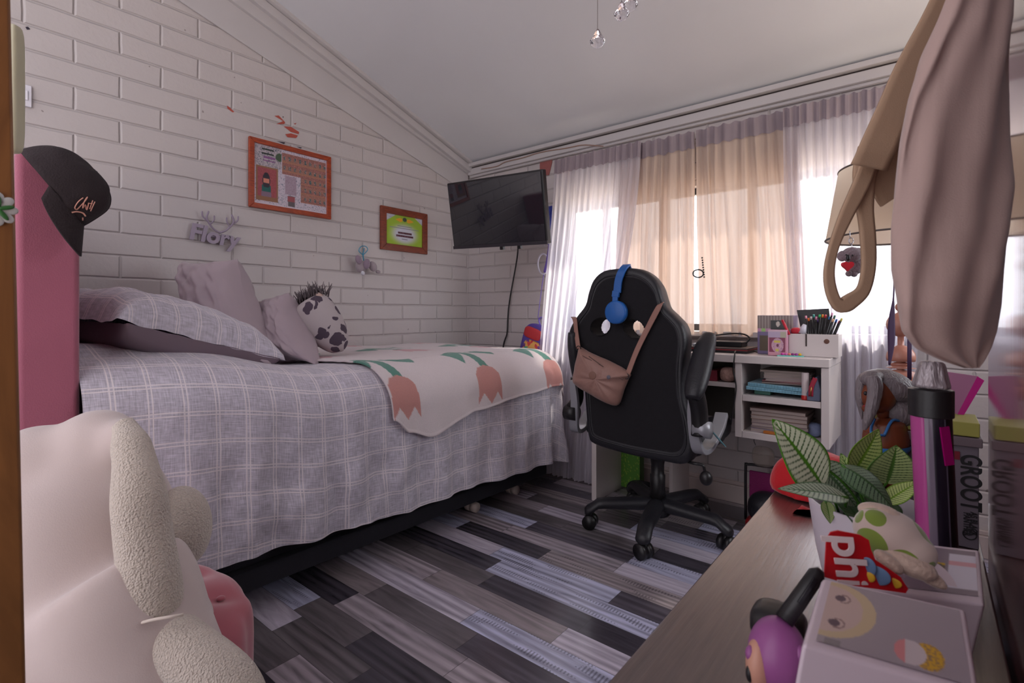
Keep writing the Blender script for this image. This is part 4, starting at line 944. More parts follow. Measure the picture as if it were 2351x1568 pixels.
z = stack('exercise_book', UX+.06, DY0+.03, UZ0+.031, .23, .2, [(.016, (170, 150, 165), .02, 0), (.012, (90, 84, 110), -.03, .004), (.014, (150, 130, 140), .05, .002), (.018, (110, 90, 90), -.02, .006), (.018, (150, 118, 100), .03, 0), (.016, (120, 100, 96), .0, .004), (.014, (140, 118, 112), -.03, .0)], 'books on the lower desk shelf',
      ['pale mauve exercise book, bottom of the lower shelf stack', 'dark blue-covered exercise book, second from the bottom of the lower shelf stack', 'pink-grey exercise book, third from the bottom of the lower shelf stack', 'brown-covered book in the middle of the lower shelf stack', 'tan-covered book, third from the top of the lower shelf stack', 'brown-grey book, second from the top of the lower shelf stack', 'thin brown book on top of the lower shelf stack'], 'book')
tag(M().box(UX+.12, UX+.26, DY0+.012, DY0+.026, UZ0+.031, UZ0+.043).build('orange_ruler', mat('orange_wood2', srgb(176, 100, 30), .5), smooth=False, bevel=.002), 'orange wooden strip at the front of the lower desk shelf', 'ruler')
bx_ = rb((UX+.31, DY0+.09, UZ0+.062), (.03, .03, .03), .7); tag(bx_.build('small_toy', mat('toy_blue', srgb(110, 120, 150), .6, var=.4, vs=40)), 'small blue-grey toy in the right corner of the lower desk shelf', 'toy')
bx_ = rb((UX+.265, DY0+.06, UZ0+.05), (.018, .018, .018), .8); tag(bx_.build('small_toy', mat('toy_brown', srgb(140, 90, 60), .6, var=.4, vs=40)), 'small brown toy beside the book stack on the lower desk shelf', 'toy')
z0s = SZ+.029
teal = (70, 130, 150)
m_bind = check_mat('teal_gingham', srgb(120, 170, 190), srgb(40, 90, 115), .012, 0)
z = z0s
tag(M().box(UX+.07, UX+.14, DY0+.06, DY0+.12, z, z+.02).build('eraser', mat('green_rubber', srgb(80, 130, 115), .6), smooth=False, bevel=.004), 'small green block under the teal notebooks on the upper desk shelf', 'eraser')
for i, (dx, rz) in enumerate(((0, .04), (.012, -.03))):
    b = M(); b.X = Matrix.Translation((UX+.165+dx, DY0+.13, z+.0205+i*.0165)) @ Matrix.Rotation(rz, 4, 'Z') @ Matrix.Rotation(.03, 4, 'Y'); b.grid(lambda u, v: V((lerp(-.125, .125, u), -.10, lerp(0, .015, v))), 40, 3, uvfn=lambda u, v: (u*.25, v*.015)); b.box(-.125, .125, -.0999, .1, 0, .015)
    tag(b.build('notebook', m_bind, smooth=False), ['lower teal checked notebook on the upper desk shelf', 'upper teal checked notebook on the upper desk shelf'][i], 'notebook', 'teal checked notebooks')
z = z+.056
stack('paper_block', UX+.10, DY0+.05, z, .19, .19, [(.008, (60, 60, 56), .05, 0), (.006, (150, 50, 70), -.06, .01), (.012, (180, 165, 170), .10, .012), (.014, (176, 160, 160), .16, .0), (.012, (170, 160, 150), .05, .01), (.010, (150, 140, 130), -.04, .0)], 'papers on the upper desk shelf',
      ['black-covered pad lying on the teal notebooks', 'thin crimson folder on the upper desk shelf', 'pale paper block above the crimson folder', 'curled white paper block tilted to the right on the upper desk shelf', 'beige paper block near the top of the upper desk shelf', 'greyish paper block topmost on the upper desk shelf'], 'papers')
g_ = thing('glue_stick', 'white tube with a red cap standing on the upper desk shelf', 'glue stick', (UX+.285, DY0+.03, z0s))
M().lathe([(.014, .014), (.015, .02), (.015, .115), (.013, .118)], (UX+.285, DY0+.035, z0s), 20).build('tube', mat('glue_white', srgb(205, 190, 190), .3), g_)
M().lathe([(.0155, 0), (.016, .002), (.016, .018), (.0155, .019)], (UX+.285, DY0+.035, z0s), 20).build('cap', mat('glue_red', srgb(190, 40, 40), .3), g_)
pc = thing('pencil_case', 'grey-blue pencil case with a red zip on the upper desk shelf', 'pencil case', (UX+.325, DY0+.08, z0s))
b = M(); PCs = [(-.028, 0), (.022, 0), (.024, .05), (.012, .10), (.004, .105), (-.01, .08), (-.03, .03)]
b.prism([(a, c) for a, c in PCs], lambda a, c: V((UX+.322+a, DY0+.012, z0s+c)), lambda a, c: V((UX+.322+a, DY0+.16, z0s+c))); b.build('body', mat('grey_blue_cloth', srgb(92, 98, 120), .7, bump=.2, bs=200), pc, smooth=False, bevel=.01, seg=3)
M().ribbon(curve([V((UX+.309, DY0+.010, z0s+.02)), V((UX+.312, DY0+.009, z0s+.06)), V((UX+.326, DY0+.012, z0s+.10))], 5), .018, .003, (1, 0, 0)).build('zip_band', mat('crimson_cloth', srgb(150, 26, 52), .6), pc)
M().tube([V((UX+.309, DY0+.006, z0s+.022)), V((UX+.312, DY0+.005, z0s+.062))], .0022, 6).build('zip', mat('brass', srgb(190, 150, 90), .3, metal=1), pc)
# left compartment: knitted item & dark things
bx_ = rb((UX-.045, DY0+.06, S2+.022+.036), (.035, .04, .035), .7); tag(bx_.build('knitted_toy', mat('knit_pink', srgb(176, 140, 130), .9, bump=1, bs=90, var=.3, vs=60)), 'small pinkish knitted toy in the left desk compartment', 'toy')
tag(M().box(UX-.13, UX-.09, DY0+.03, DY0+.2, S2+.0225, S2+.075).build('small_box', mat('red_box', srgb(120, 36, 52), .5), smooth=False, bevel=.002), 'dark red small box behind the raised armrest in the left desk compartment', 'box')
tag(M().box(UX-.21, UX-.14, DY0+.05, DY0+.22, S2+.0225, S2+.06).build('small_box', mat('purple_box', srgb(90, 80, 130), .5), smooth=False, bevel=.002), 'blue-purple small box left of the dark red box in the desk compartment', 'box')
# things on the desk
dz = lambda px, py: at(px, py, z=DZ+.001)
lp = thing('laptop', 'closed dark laptop with a red edge on the desk behind the armrest', 'laptop', (2.06, 2.68, DZ))
M().box(1.93, 2.235, 2.60, 2.80, DZ+.001, DZ+.013).build('base', m_black, lp, smooth=False, bevel=.003)
M().box(1.93, 2.235, 2.60, 2.80, DZ+.0135, DZ+.017).build('red_edge', mat('red_edge', srgb(150, 40, 50), .4), lp, smooth=False)
M().box(1.93, 2.235, 2.60, 2.80, DZ+.0172, DZ+.026).build('lid', mat('laptop_brown', srgb(74, 60, 58), .4), lp, smooth=False, bevel=.003)
dr = thing('external_drive', 'black external drive with a looped cable lying on the laptop', 'drive', (2.10, 2.7, DZ+.026))
M().box(2.04, 2.19, 2.67, 2.78, DZ+.0262, DZ+.052).build('case', m_black, dr, smooth=False, bevel=.004)
M().tube(curve([V((2.0, 2.7, DZ+.03)), V((2.02, 2.72, DZ+.07)), V((2.10, 2.74, DZ+.088)), V((2.18, 2.73, DZ+.09)), V((2.215, 2.72, DZ+.07)), V((2.20, 2.71, DZ+.045))], 7), .004, 8).build('cable', m_black, dr)
tag(M().box(1.96, 2.03, 2.63, 2.74, DZ+.0262, DZ+.040).build('phone', mat('silver_edge', srgb(170, 170, 175), .3), smooth=False, bevel=.003), 'flat silver-edged device lying on the laptop beside the black drive', 'device')
b = M().tube(curve([at(1690, 805, y=2.58), at(1687, 812, y=2.494), at(1684, 850, y=2.49), at(1690, 890, y=2.492), at(1683, 940, y=2.49), at(1678, 975, y=2.49)], 8), .003, 6)
tag(b.build('charger_cable', m_black), 'thin dark cable hanging over the front edge of the desk', 'cable')
b = M().tube(curve([V((2.235, 2.72, DZ+.005)), V((2.27, 2.70, DZ+.005)), V((2.30, 2.76, DZ+.03)), V((2.32, 2.82, DZ+.05))], 7), .0025, 6); tag(b.build('short_cable', m_black), 'thin cable running from the laptop to the toy boxes', 'cable')
def pbox(name, label, px0, px1, py0, py1, y, dep, colfn, sidecol, nu=60, nv=70, cat='box', parts=None):
    a = at(px0, py1, y=y); z0 = DZ+.001; tz = at(px0, py0, y=y).z; x1 = at(px1, py1, y=y).x
    t = thing(name, label, cat, ((a.x+x1)/2, y+dep/2, z0)); M().box(a.x, x1, y, y+dep, z0, tz).build('carton', mat(name+'_side', sidecol, .5), t, smooth=False, bevel=.002)
    plate(V((a.x+.001, y-.001, tz-.001)), V((x1-.001, y-.001, tz-.001)), V((x1-.001, y-.001, z0+.001)), V((a.x+.001, y-.001, z0+.001)), nu, nv, colfn).build('front_print', m_attrg, t, smooth=False, color=True); return t
def donut(u, v):
    r = math.hypot((u-.52)*1.0, (v-.60)*1.15)
    if v < .07: return srgb(206, 176, 190)
    if v < .30: return srgb(180, 160, 186) if not (u > .68) else srgb(176, 170, 150)
    if r < .07: return srgb(110, 44, 80)
    if r < .33:
        if abs(u-.5) < .17 and .40 < v < .50: return srgb(206, 186, 80)
        if abs(u-.5) < .09 and .74 < v < .84: return srgb(206, 190, 90)
        return srgb(200, 156, 170) if conf[int(u*50)][int(v*50)] < .8 else srgb(150, 110, 150)
    if u < .06 or u > .94 or v > .86: return srgb(200, 140, 156)
    return srgb(128, 50, 82)
pbox('donut_toy_box', 'pink toy box with a doughnut window on the desk', 1763, 1806, 757, 812, 2.56, .05, donut, srgb(190, 140, 160))
def dbox(u, v):
    if v < .42:
        if .38 < u < .78 and .12 < v < .36: return srgb(40, 42, 42) if math.hypot((u-.58)*1.3, v-.22) > .07 else srgb(190, 180, 170)
        if v > .33: return srgb(150, 190, 110) if int(u*9) % 3 == 1 else srgb(190, 140, 170)
        return srgb(150, 138, 132) if int(u*24) % 2 else srgb(120, 104, 100)
    if .06 < u < .40 and .52 < v < .92: return srgb(100, 88, 72)
    return srgb(122, 108, 146)
pbox('purple_toy_box', 'purple toy box with a striped top, behind the pink doughnut box', 1739, 1822, 724, 810, 2.64, .10, dbox, srgb(150, 130, 150))
# organiser with pens
og = thing('pen_organiser', 'white desk organiser box with a round hole at the right end of the desk', 'organiser', (2.47, 2.66, DZ))
ox0, ox1, oy = at(1811, 810, y=2.60).x, at(1925, 810, y=2.60).x, 2.60; oz0, oz1 = DZ+.001, at(1811, 766, y=2.60).z
b = M(); T_ = .005
b.box(ox0, ox1, oy, oy+T_, oz0, oz1).box(ox0, ox1, oy+.12-T_, oy+.12, oz0, oz1).box(ox0, ox0+T_, oy+T_, oy+.12-T_, oz0, oz1).box(ox1-T_, ox1, oy+T_, oy+.12-T_, oz0, oz1).box(ox0+T_, ox1-T_, oy+T_, oy+.12-T_, oz0, oz0+T_)
b.build('case', m_whitelam, og, smooth=False, bevel=.0015)
disc(V((at(1898, 784, y=oy).x, oy-.0005, at(1898, 784, y=oy).z)), (0, 1, 0), .0105, .003).build('hole', mat('brown_hole', srgb(96, 62, 50), .6), og)
sx0 = at(1851, 780, y=oy).x; M().box(sx0-.003, sx0+.003, oy-.0015, oy+.001, oz1-.055, oz1).build('slot', m_dark, og, smooth=False)  # solid dark strip drawn for the shaded slot opening
M().box(ox0+(ox1-ox0)*.4, ox0+(ox1-ox0)*.4+.004, oy+T_, oy+.12-T_, oz0+T_, oz1-.004).build('partition', m_whitelam, og, smooth=False)
rs2 = random.Random(4)
pencols = [(214, 140, 160), (224, 110, 50), (210, 205, 205), (60, 150, 140), (205, 130, 160), (60, 190, 110), (214, 130, 40), (200, 50, 60), (50, 130, 190), (230, 180, 140), (40, 90, 170), (190, 70, 90), (214, 150, 180), (60, 110, 90), (90, 70, 140), (200, 190, 90)]
nm = {0: 'pink', 1: 'orange', 2: 'white', 3: 'teal', 4: 'rose', 5: 'green', 6: 'amber', 7: 'red', 8: 'sky blue', 9: 'peach', 10: 'deep blue', 11: 'maroon', 12: 'light pink', 13: 'dark green', 14: 'violet', 15: 'mustard'}
tips = [(1850, 725), (1856, 730), (1862, 727), (1868, 722), (1874, 727), (1882, 722), (1889, 722), (1896, 723), (1905, 727), (1913, 732), (1921, 733), (1928, 736), (1911, 718), (1917, 724), (1878, 733), (1933, 731)]
for k, (px, py) in enumerate(tips):
    tip = at(px, py, y=2.64+.006*(k % 3)); fx = lerp(sx0+.012, ox1-.03, (px-1850)/95*.75+.02); fy = oy+.03+.018*(k % 4); ft = V((fx, fy, oz0+.012)); dv = (tip-ft).normalized()
    t = thing('marker_pen', 'black marker pen with a %s end in the white organiser' % nm[k], 'pen', ft, 'marker pens in the organiser')
    M().tube([ft, tip-dv*.014], .0042, 8).build('barrel', m_black, t); M().tube([tip-dv*.0138, tip], .0042, 8).build('end_cap', mat('pen_'+nm[k].replace(' ', '_'), srgb(*pencols[k]), .4), t)
b = M(); q0 = at(1829, 712, y=2.735); q1 = at(1903, 708, y=2.735); b.prism([(q0.x, q0.z), (q1.x, q1.z), (q1.x+.02, DZ+.03), (q0.x+.04, DZ+.002)], lambda a, c: V((a, 2.735, c)), lambda a, c: V((a, 2.742, c)))
tag(b.build('black_folder', m_black, smooth=False, bevel=.001), 'dark folder standing behind the pens on the desk', 'folder')
b = rb(at(1828, 760, y=2.63), (.022, .02, .016), .8); tag(b.build('red_cloth_toy', mat('red_felt', srgb(176, 36, 52), .8)), 'small red soft thing peeking from the left side of the organiser', 'toy')
b = M().tube([at(1812, 768, y=2.585), at(1796, 735, y=2.60)], .006, 8); tag(b.build('red_pen', mat('red_pen', srgb(190, 40, 58), .4)), 'red pen leaning against the left side of the organiser', 'pen')
b = M().tube([at(1840, 765, y=2.63), at(1848, 745, y=2.63)], [.020, .008], 14); tag(b.build('white_bottle', mat('bottle_white', srgb(200, 196, 206), .3)), 'small whitish bottle left of the pens in the organiser', 'bottle')
tr = thing('eraser_tray', 'mint green strip of small colourful erasers at the front edge of the desk', 'tray', dz(1814, 820))
ta, tb = dz(1784, 817), dz(1846, 819)
M().ribbon([ta, tb], .02, .008, (0, 1, 0)).build('tray', mat('mint', srgb(110, 190, 178), .4), tr, bevel=.002)
for k in range(6):
    M().ell(lerp(ta, tb, .2+k*.13)+V((0, 0, .009)), (.007, .006, .006), n=12, m=8).build('eraser', mat('eraser_%s' % nm[k].replace(' ', '_'), srgb(*[(190, 60, 150), (200, 90, 160), (224, 120, 110), (140, 50, 120), (150, 60, 140), (220, 170, 40)][k]), .5), tr)
# under the desk
db = thing('detergent_box', 'green and white carton standing under the desk behind the chair column', 'box', (1.62, 2.80, 0))
u0, u1 = at(1424, 1100, y=2.80).x, at(1469, 1100, y=2.80).x
M().box(u0, u1, 2.80, 2.86, 0.005, .43).build('carton', mat('carton_green', srgb(66, 104, 44), .5), db, smooth=False, bevel=.003)
def cart(u, v):
    if v < .36: return srgb(150, 140, 160) if conf[int(u*40)][int(v*60)] < .8 else srgb(180, 120, 170)
    if .36 <= v < .38: return srgb(206, 150, 60)
    if .42 < v < .5 and .1 < u < .7: return srgb(40, 90, 120)
    return srgb(78, 128, 44) if conf[int(u*40)][int(v*60)] < .93 else srgb(150, 170, 60)
plate(V((u0, 2.798, .43)), V((u1, 2.798, .43)), V((u1, 2.798, .01)), V((u0, 2.798, .01)), 30, 80, cart).build('front_print', m_attr, db, smooth=False, color=True)
sh = rb((1.66, 2.70, .05), (.10, .05, .05), .8); tag(sh.build('slipper', m_blackfab), 'dark slipper lying under the desk beside the green carton', 'slipper')
# magenta trolley frame
tf = thing('magenta_trolley', 'magenta panelled luggage trolley with a black frame under the desk', 'trolley', (2.33, 2.75, 0))
ta = [at(1712, 1200, y=2.72), at(1712, 1075, y=2.72), at(1718, 1066, y=2.72), at(1752, 1070, y=2.72), at(1790, 1075, y=2.72)]
fz = lambda p: V((p.x, p.y, max(.02, p.z)))
M().tube(curve([fz(p) for p in ta], 5), .007, 8).build('frame_tube', m_black, tf)
q = [at(1720, 1080, y=2.735), at(1752, 1083, y=2.735)]
M().box(q[0].x, q[0].x+.13, 2.735, 2.75, .12, q[0].z).build('panel', mat('magenta_cloth', srgb(122, 10, 84), .6, bump=.3, bs=200), tf, smooth=False, bevel=.003)
M().box(q[0].x, q[0].x+.13, 2.735, 2.75, .03, .10).build('panel', mat('magenta_cloth2', srgb(128, 14, 88), .6), tf, smooth=False, bevel=.003)
hg = thing('transparent_bag', 'clear plastic bag with small things hanging below the desk shelf', 'bag', at(1745, 1050, y=2.66))
rb(at(1752, 1048, y=2.66), (.05, .02, .05), .7).build('body', mat('clear_plastic', srgb(190, 176, 160), .15, trans=.7, alpha=.5, bump=.5, bs=40), hg)
M().tube(curve([at(1735, 1022, y=2.66), at(1731, 1010, y=2.66), at(1738, 1000, y=2.66)], 5), .002, 6).build('hook', m_black, hg)
hb_ = thing('black_helmet', 'dark helmet-like object with a red base on the floor by the dresser', 'helmet', at(1735, 1215, z=0))
pz = at(1740, 1215, z=0); rb((pz.x+.04, pz.y+.0, .11), (.085, .07, .08), .9).build('shell', m_leather, hb_); rb((pz.x+.04, pz.y, .03), (.09, .075, .029), .5).build('base', mat('red_plastic', srgb(170, 24, 30), .4), hb_)
# thin teal card on the chair arm
b = M().ribbon([at(1630, 985, d=2.1), at(1662, 1022, d=2.1)], .05, .003, FW+V((0, 0, .1))); tag(b.build('teal_card', mat('teal_card', srgb(90, 140, 150), .5), smooth=False), 'thin teal card wedged at the right armrest of the gaming chair', 'card')

# ------------------------------------------------------------------ dresser and glossy wardrobe
m_wenge, n_, b_ = base('wenge'); g_ = N(n_, 'TexCoord'); mp_ = N(n_, 'Mapping'); mp_.inputs['Scale'].default_value = (70, 3, 70); n_.links.new(g_.outputs['Object'], mp_.inputs[0])
t_ = N(n_, 'TexNoise'); t_.inputs['Scale'].default_value = 3; t_.inputs['Detail'].default_value = 6; n_.links.new(mp_.outputs[0], t_.inputs['Vector'])
n_.links.new(mixc(n_, t_.outputs['Fac'], srgb(48, 30, 30), srgb(96, 74, 70)), b_.inputs['Base Color']); b_.inputs['Roughness'].default_value = .30; b_.inputs['Coat Weight'].default_value = 1; b_.inputs['Coat Roughness'].default_value = .22; b_.inputs['Specular IOR Level'].default_value = .9
bp2 = N(n_, 'Bump'); bp2.inputs['Strength'].default_value = .5; bp2.inputs['Distance'].default_value = .002; n_.links.new(t_.outputs['Fac'], bp2.inputs['Height']); n_.links.new(bp2.outputs[0], b_.inputs['Normal'])
DRX = 2.655; ZT = .68
ds = thing('dresser', 'dark woodgrain dresser top in the lower right foreground', 'dresser', (2.82, .6, 0))
M().box(DRX, 2.970, -.25, 1.36, ZT-.028, ZT).build('top', m_wenge, ds, smooth=False, bevel=.003)
M().box(DRX+.02, 2.970, -.23, 1.345, .06, ZT-.029).build('body', m_wenge, ds, smooth=False, bevel=.003)
for k in range(3):
    f_ = M().box(DRX+.004, DRX+.0195, -.22, 1.335, .07+k*.193, .07+k*.193+.185).build('drawer', m_wenge, ds, smooth=False, bevel=.003)
    M().tube([V((DRX-.01, .3, .165+k*.193)), V((DRX-.01, .8, .165+k*.193))], .006, 8).build('handle', m_chrome, f_)
M().box(DRX+.04, 2.95, -.2, 1.3, 0, .059).build('plinth', m_black, ds, smooth=False)
m_gloss, n_, b_ = base('glossy_mauve'); b_.inputs['Base Color'].default_value = srgb(110, 74, 76); b_.inputs['Roughness'].default_value = .09; b_.inputs['Coat Weight'].default_value = .3; b_.inputs['Coat Roughness'].default_value = .1
g_ = N(n_, 'NewGeometry'); mp_ = N(n_, 'Mapping'); mp_.inputs['Scale'].default_value = (1, 45, .6); n_.links.new(g_.outputs['Position'], mp_.inputs[0]); t_ = N(n_, 'TexNoise'); t_.inputs['Scale'].default_value = 1; n_.links.new(mp_.outputs[0], t_.inputs['Vector'])
bp2 = N(n_, 'Bump'); bp2.inputs['Strength'].default_value = .08; bp2.inputs['Distance'].default_value = .001; n_.links.new(t_.outputs['Fac'], bp2.inputs['Height']); n_.links.new(bp2.outputs[0], b_.inputs['Coat Normal']); n_.links.new(bp2.outputs[0], b_.inputs['Normal'])
wr = thing('wardrobe', 'glossy mauve wardrobe door reflecting the boxes at the right edge', 'wardrobe', (3.2, .3, 0))
M().box(2.975, 3.5, -.55, 1.055, 0, 2.25).build('carcass', m_gloss, wr, smooth=False, bevel=.002)

# ------------------------------------------------------------------ tote bag on the wardrobe corner
m_canvas = mat('beige_canvas', srgb(184, 158, 150), .9, var=.07, vs=8, bump=.12, bs=700, sheen=.3)
m_strap = mat('tan_canvas', srgb(176, 146, 120), .9, var=.06, vs=12, bump=.12, bs=700)
tb_ = thing('tote_bag', 'beige canvas bag hanging on the wardrobe at the right, close to the camera', 'bag', at(2200, 845, d=.55))
rows = [(-60, 2190, 2318), (40, 2158, 2322), (130, 2118, 2322), (230, 2082, 2321), (330, 2062, 2319), (430, 2052, 2318), (520, 2049, 2315), (620, 2052, 2310), (700, 2058, 2302), (760, 2068, 2292), (800, 2100, 2278), (828, 2160, 2262), (846, 2215, 2248)]
rings = []
for py, pl, pr_ in rows:
    L_ = at(pl, py, d=.45); R_ = at(pr_, py, d=.46); R_.x = min(R_.x, 2.967); c_ = (L_+R_)/2; ax_ = (R_-L_)/2; dp = .032*min(1, max(.12, (860-py)/160))*(.5+.5*min(1, (py+200)/400))
    ring = []
    for k in range(48):
        a = 2*PI*k/48; ca, sa = math.cos(a), math.sin(a); cr = abs(ca)**.8*(1 if ca > 0 else -1); q = c_+ax_*cr+(c_-CAM).normalized()*(sa*dp)
        q -= FW*(.007*nz((ca*2.2+py*.004, py*.0045, 2), 1.4)+.004*math.sin(ca*9+py*.012))*(1 if sa < 0 else .3); ring.append(V((min(q.x, 2.969), q.y, q.z)))
    rings.append(ring)
big = []
for i in range(len(rings)-1):
    for t in range(5):
        big.append([lerp(rings[i][k], rings[i+1][k], t/5) for k in range(48)])
big.append(rings[-1]); M().loft(big).build('body', m_canvas, tb_, smoothit=3)
sd = (RT*.9+FW*.35)
b = M()
strap1 = curve([at(2190, -30, d=.56), at(2150, 55, d=.56), at(2092, 165, d=.56), at(2050, 262, d=.56), at(2020, 330, d=.56), at(1995, 385, d=.57)], 8)
b.ribbon(strap1, [lerp(.034, .040, i/len(strap1)) for i in range(len(strap1))], .004, None); b.build('shoulder_flap', m_strap, tb_)
b = M().ribbon(curve([at(2075, 300, d=.605), at(2040, 380, d=.605), at(2048, 430, d=.605), at(2060, 450, d=.605)], 8), .045, .004, None); b.build('flap_fold', m_strap, tb_)
loop = curve([at(2062, 262, d=.59), at(2008, 345, d=.59), at(1978, 420, d=.585), at(1940, 500, d=.58), at(1913, 570, d=.58), at(1903, 630, d=.58), at(1912, 680, d=.58), at(1930, 702, d=.58), at(1955, 690, d=.58), at(1982, 665, d=.58), at(1994, 610, d=.585), at(1992, 540, d=.585), at(1985, 470, d=.59), at(1985, 400, d=.595), at(2000, 345, d=.6)], 8)
def lside(t):
    return RT*lerp(.5, .5, t)+FW*(1.2 if t < .45 else .8 if t < .6 else .15)
b = M().ribbon(loop, [interp([(0, .030), (.12, .018), (.3, .010), (.45, .012), (.55, .018), (.65, .014), (.8, .016), (1, .030)], i/(len(loop)-1)) for i in range(len(loop))], .005, None); b.build('strap', m_strap, tb_)
b = M().tube([at(2262, -60, d=.56), V((2.99, at(2262, -60, d=.56).y, at(2262, -60, d=.56).z))], .006, 8).tube([at(2262, -60, d=.56), at(2262, -95, d=.56)], .006, 8)
tag(b.build('wardrobe_hook', m_chrome), 'metal hook on the wardrobe side carrying the beige bag', 'hook')

# ------------------------------------------------------------------ lamp and koala keychain
LPc = at(2068, 700, d=1.5); lx, ly = LPc.x, LPc.y
lmp = thing('floor_lamp', 'lamp with a white shade and a stem of pink-brown wooden balls behind the bag', 'lamp', (lx, ly, 0))
m_shade = cloth_mat('lamp_shade', srgb(196, 182, 170), srgb(232, 215, 196), 0, .72)
z1, z0_ = at(2068, 380, d=1.5).z, at(2068, 545, d=1.5).z
M().loft([[V((lx+r_*math.cos(a), ly+r_*math.sin(a), z_)) for a in [2*PI*k/64 for k in range(64)]] for r_, z_ in ((.19, z0_), (.155, z1))], caps=False).build('shade', m_shade, lmp)
for r_, z_ in ((.19, z0_+.002), (.155, z1-.002)): M().tube([V((lx+r_*math.cos(a), ly+r_*math.sin(a), z_)) for a in [2*PI*k/64 for k in range(65)]], .003, 6).build('shade_rim', mat('rim_dark', srgb(90, 80, 76), .6), lmp)
m_turn = mat('turned_copper', srgb(190, 130, 112), .3, var=.1, vs=20)
prof = [(.10, .0), (.11, .02), (.03, .04)]
def ball(zc, r_, n=10): return [(max(.008, r_*math.sin(PI*k/n)), zc-r_*math.cos(PI*k/n)) for k in range(n+1)]
for zc, r_ in ((.15, .05), (.30, .04), (.42, .05), (.55, .04), (.66, .03)): prof += ball(zc, r_)
for py, r_ in ((865, .045), (820, .036), (745, .036), (705, .014), (672, .012), (622, .020), (590, .014)): prof += ball(at(2068, py, d=1.5).z, r_)
prof += [(.008, z0_+.02), (.008, z1)]; prof.sort(key=lambda p: p[1]); M().lathe(prof, (lx, ly, 0), 28).build('stem', m_turn, lmp)
for k in range(3):
    a = k*2*PI/3; M().tube([V((lx, ly, z1-.01)), V((lx+.155*math.cos(a), ly+.155*math.sin(a), z1-.004))], .0018, 6).build('shade_spoke', m_chrome, lmp)
m_dp = mat('dark_purple_ribbon', srgb(74, 50, 84), .7)
b = M().ribbon(curve([at(2055, 550, d=1.40), at(2053, 640, d=1.4), at(2051, 690, d=1.4), at(2047, 740, d=1.4), at(2046, 790, d=1.4), at(2042, 838, d=1.4)], 6), [.003]*12+[.004+.016*math.sin(PI*i/18) for i in range(19)], .002, RT); tag(b.build('purple_strap', m_dp), 'dark purple ribbon hanging in front of the lamp stem, left one', 'ribbon')
b = M().ribbon([at(2088, 550, d=1.40), at(2088, 800, d=1.4), at(2088, 872, d=1.4)], .011, .002, RT); tag(b.build('purple_strap', m_dp), 'dark purple ribbon hanging right of the lamp stem under the bag', 'ribbon')
kc = thing('koala_keychain', 'grey koala plush keychain holding a red heart, hanging below the lamp shade', 'keychain', at(1952, 630, d=1.33))
k_ = lambda px, py, dd=1.28: at(px, py, d=dd+.035)
m_koala = mat('koala_fur', srgb(142, 124, 130), .95, bump=.9, bs=160, var=.25, vs=60, sheen=.4)
M().ell(k_(1962, 608), (.021, .020, .026)).build('body', m_koala, kc); M().ell(k_(1955, 585, 1.27), (.023, .02, .020)).build('head', m_koala, kc)
for p in ((1934, 588), (1970, 581)): M().ell(k_(*p, 1.275), (.012, .008, .014)).build('ear', m_koala, kc)
M().ell(k_(1947, 592, 1.25), (.0045, .004, .008)).build('nose', m_black, kc)
for p in ((1943, 585), (1957, 586)): M().ell(k_(*p, 1.249), (.0022,)*3, n=8, m=6).build('eye', m_black, kc)
for p in ((1949, 628), (1961, 629)): M().ell(k_(*p, 1.275), (.008, .009, .008)).build('foot', m_koala, kc)
b = M(); hcn = k_(1946, 610, 1.245); ang = [2*PI*k/40 for k in range(40)]
hp2 = [(16*math.sin(a)**3/17*.015, (13*math.cos(a)-5*math.cos(2*a)-2*math.cos(3*a)-math.cos(4*a))/17*.014) for a in ang]
b.prism([(u_, v_) for u_, v_ in hp2], lambda u_, v_: hcn+RT*u_+UP*v_-FW*.004, lambda u_, v_: hcn+RT*u_*.95+UP*v_*.95+FW*.006); b.build('heart', mat('red_satin', srgb(214, 26, 48), .35, sheen=.3), kc, bevel=.003)
b = M().tube([k_(1957, 574), k_(1955, 560)], .0012, 6).tube([k_(1954+5*math.cos(a), 553+7*math.sin(a)) for a in [q*PI/8 for q in range(17)]], .0012, 6).tube([k_(1952, 548), k_(1951, 530)], .001, 5); b.build('chain', m_chrome, kc)

# ------------------------------------------------------------------ crystals
m_cry, n_, b_ = base('crystal'); b_.inputs['Transmission Weight'].default_value = 1; b_.inputs['IOR'].default_value = 1.5; b_.inputs['Roughness'].default_value = .0; b_.inputs['Base Color'].default_value = (1, .97, 1, 1)
for i, (px, py, d_, lab) in enumerate(((1372, 90, 1.3, 'faceted glass crystal hanging lowest on a thin thread from the ceiling'), (1427, 27, 1.3, 'faceted glass crystal hanging higher, right of the lowest one'), (1447, 6, 1.36, 'faceted glass crystal partly cut by the top edge of the photo'))):
    c_ = at(px, py, d=d_); t = thing('hanging_crystal', lab, 'crystal', c_, 'ceiling crystals'); b = M(); n8 = 8
    rr_ = [[c_+V((r_*math.cos(2*PI*(k+o_2)/n8), r_*math.sin(2*PI*(k+o_2)/n8), z_)) for k in range(n8)] for r_, z_, o_2 in ((.003, .025, 0), (.013, .006, .5), (.0205, -.006, 0), (.013, -.017, .5), (.002, -.024, 0))]
    b.X = Matrix.Identity(4); b.loft(rr_); b.build('drop', m_cry, t, smooth=False)
    M().tube([c_+V((0, 0, .025)), V((c_.x, c_.y, CZ(c_.y)))], .0007, 5).build('thread', mat('thread', srgb(120, 110, 105), .6), t)

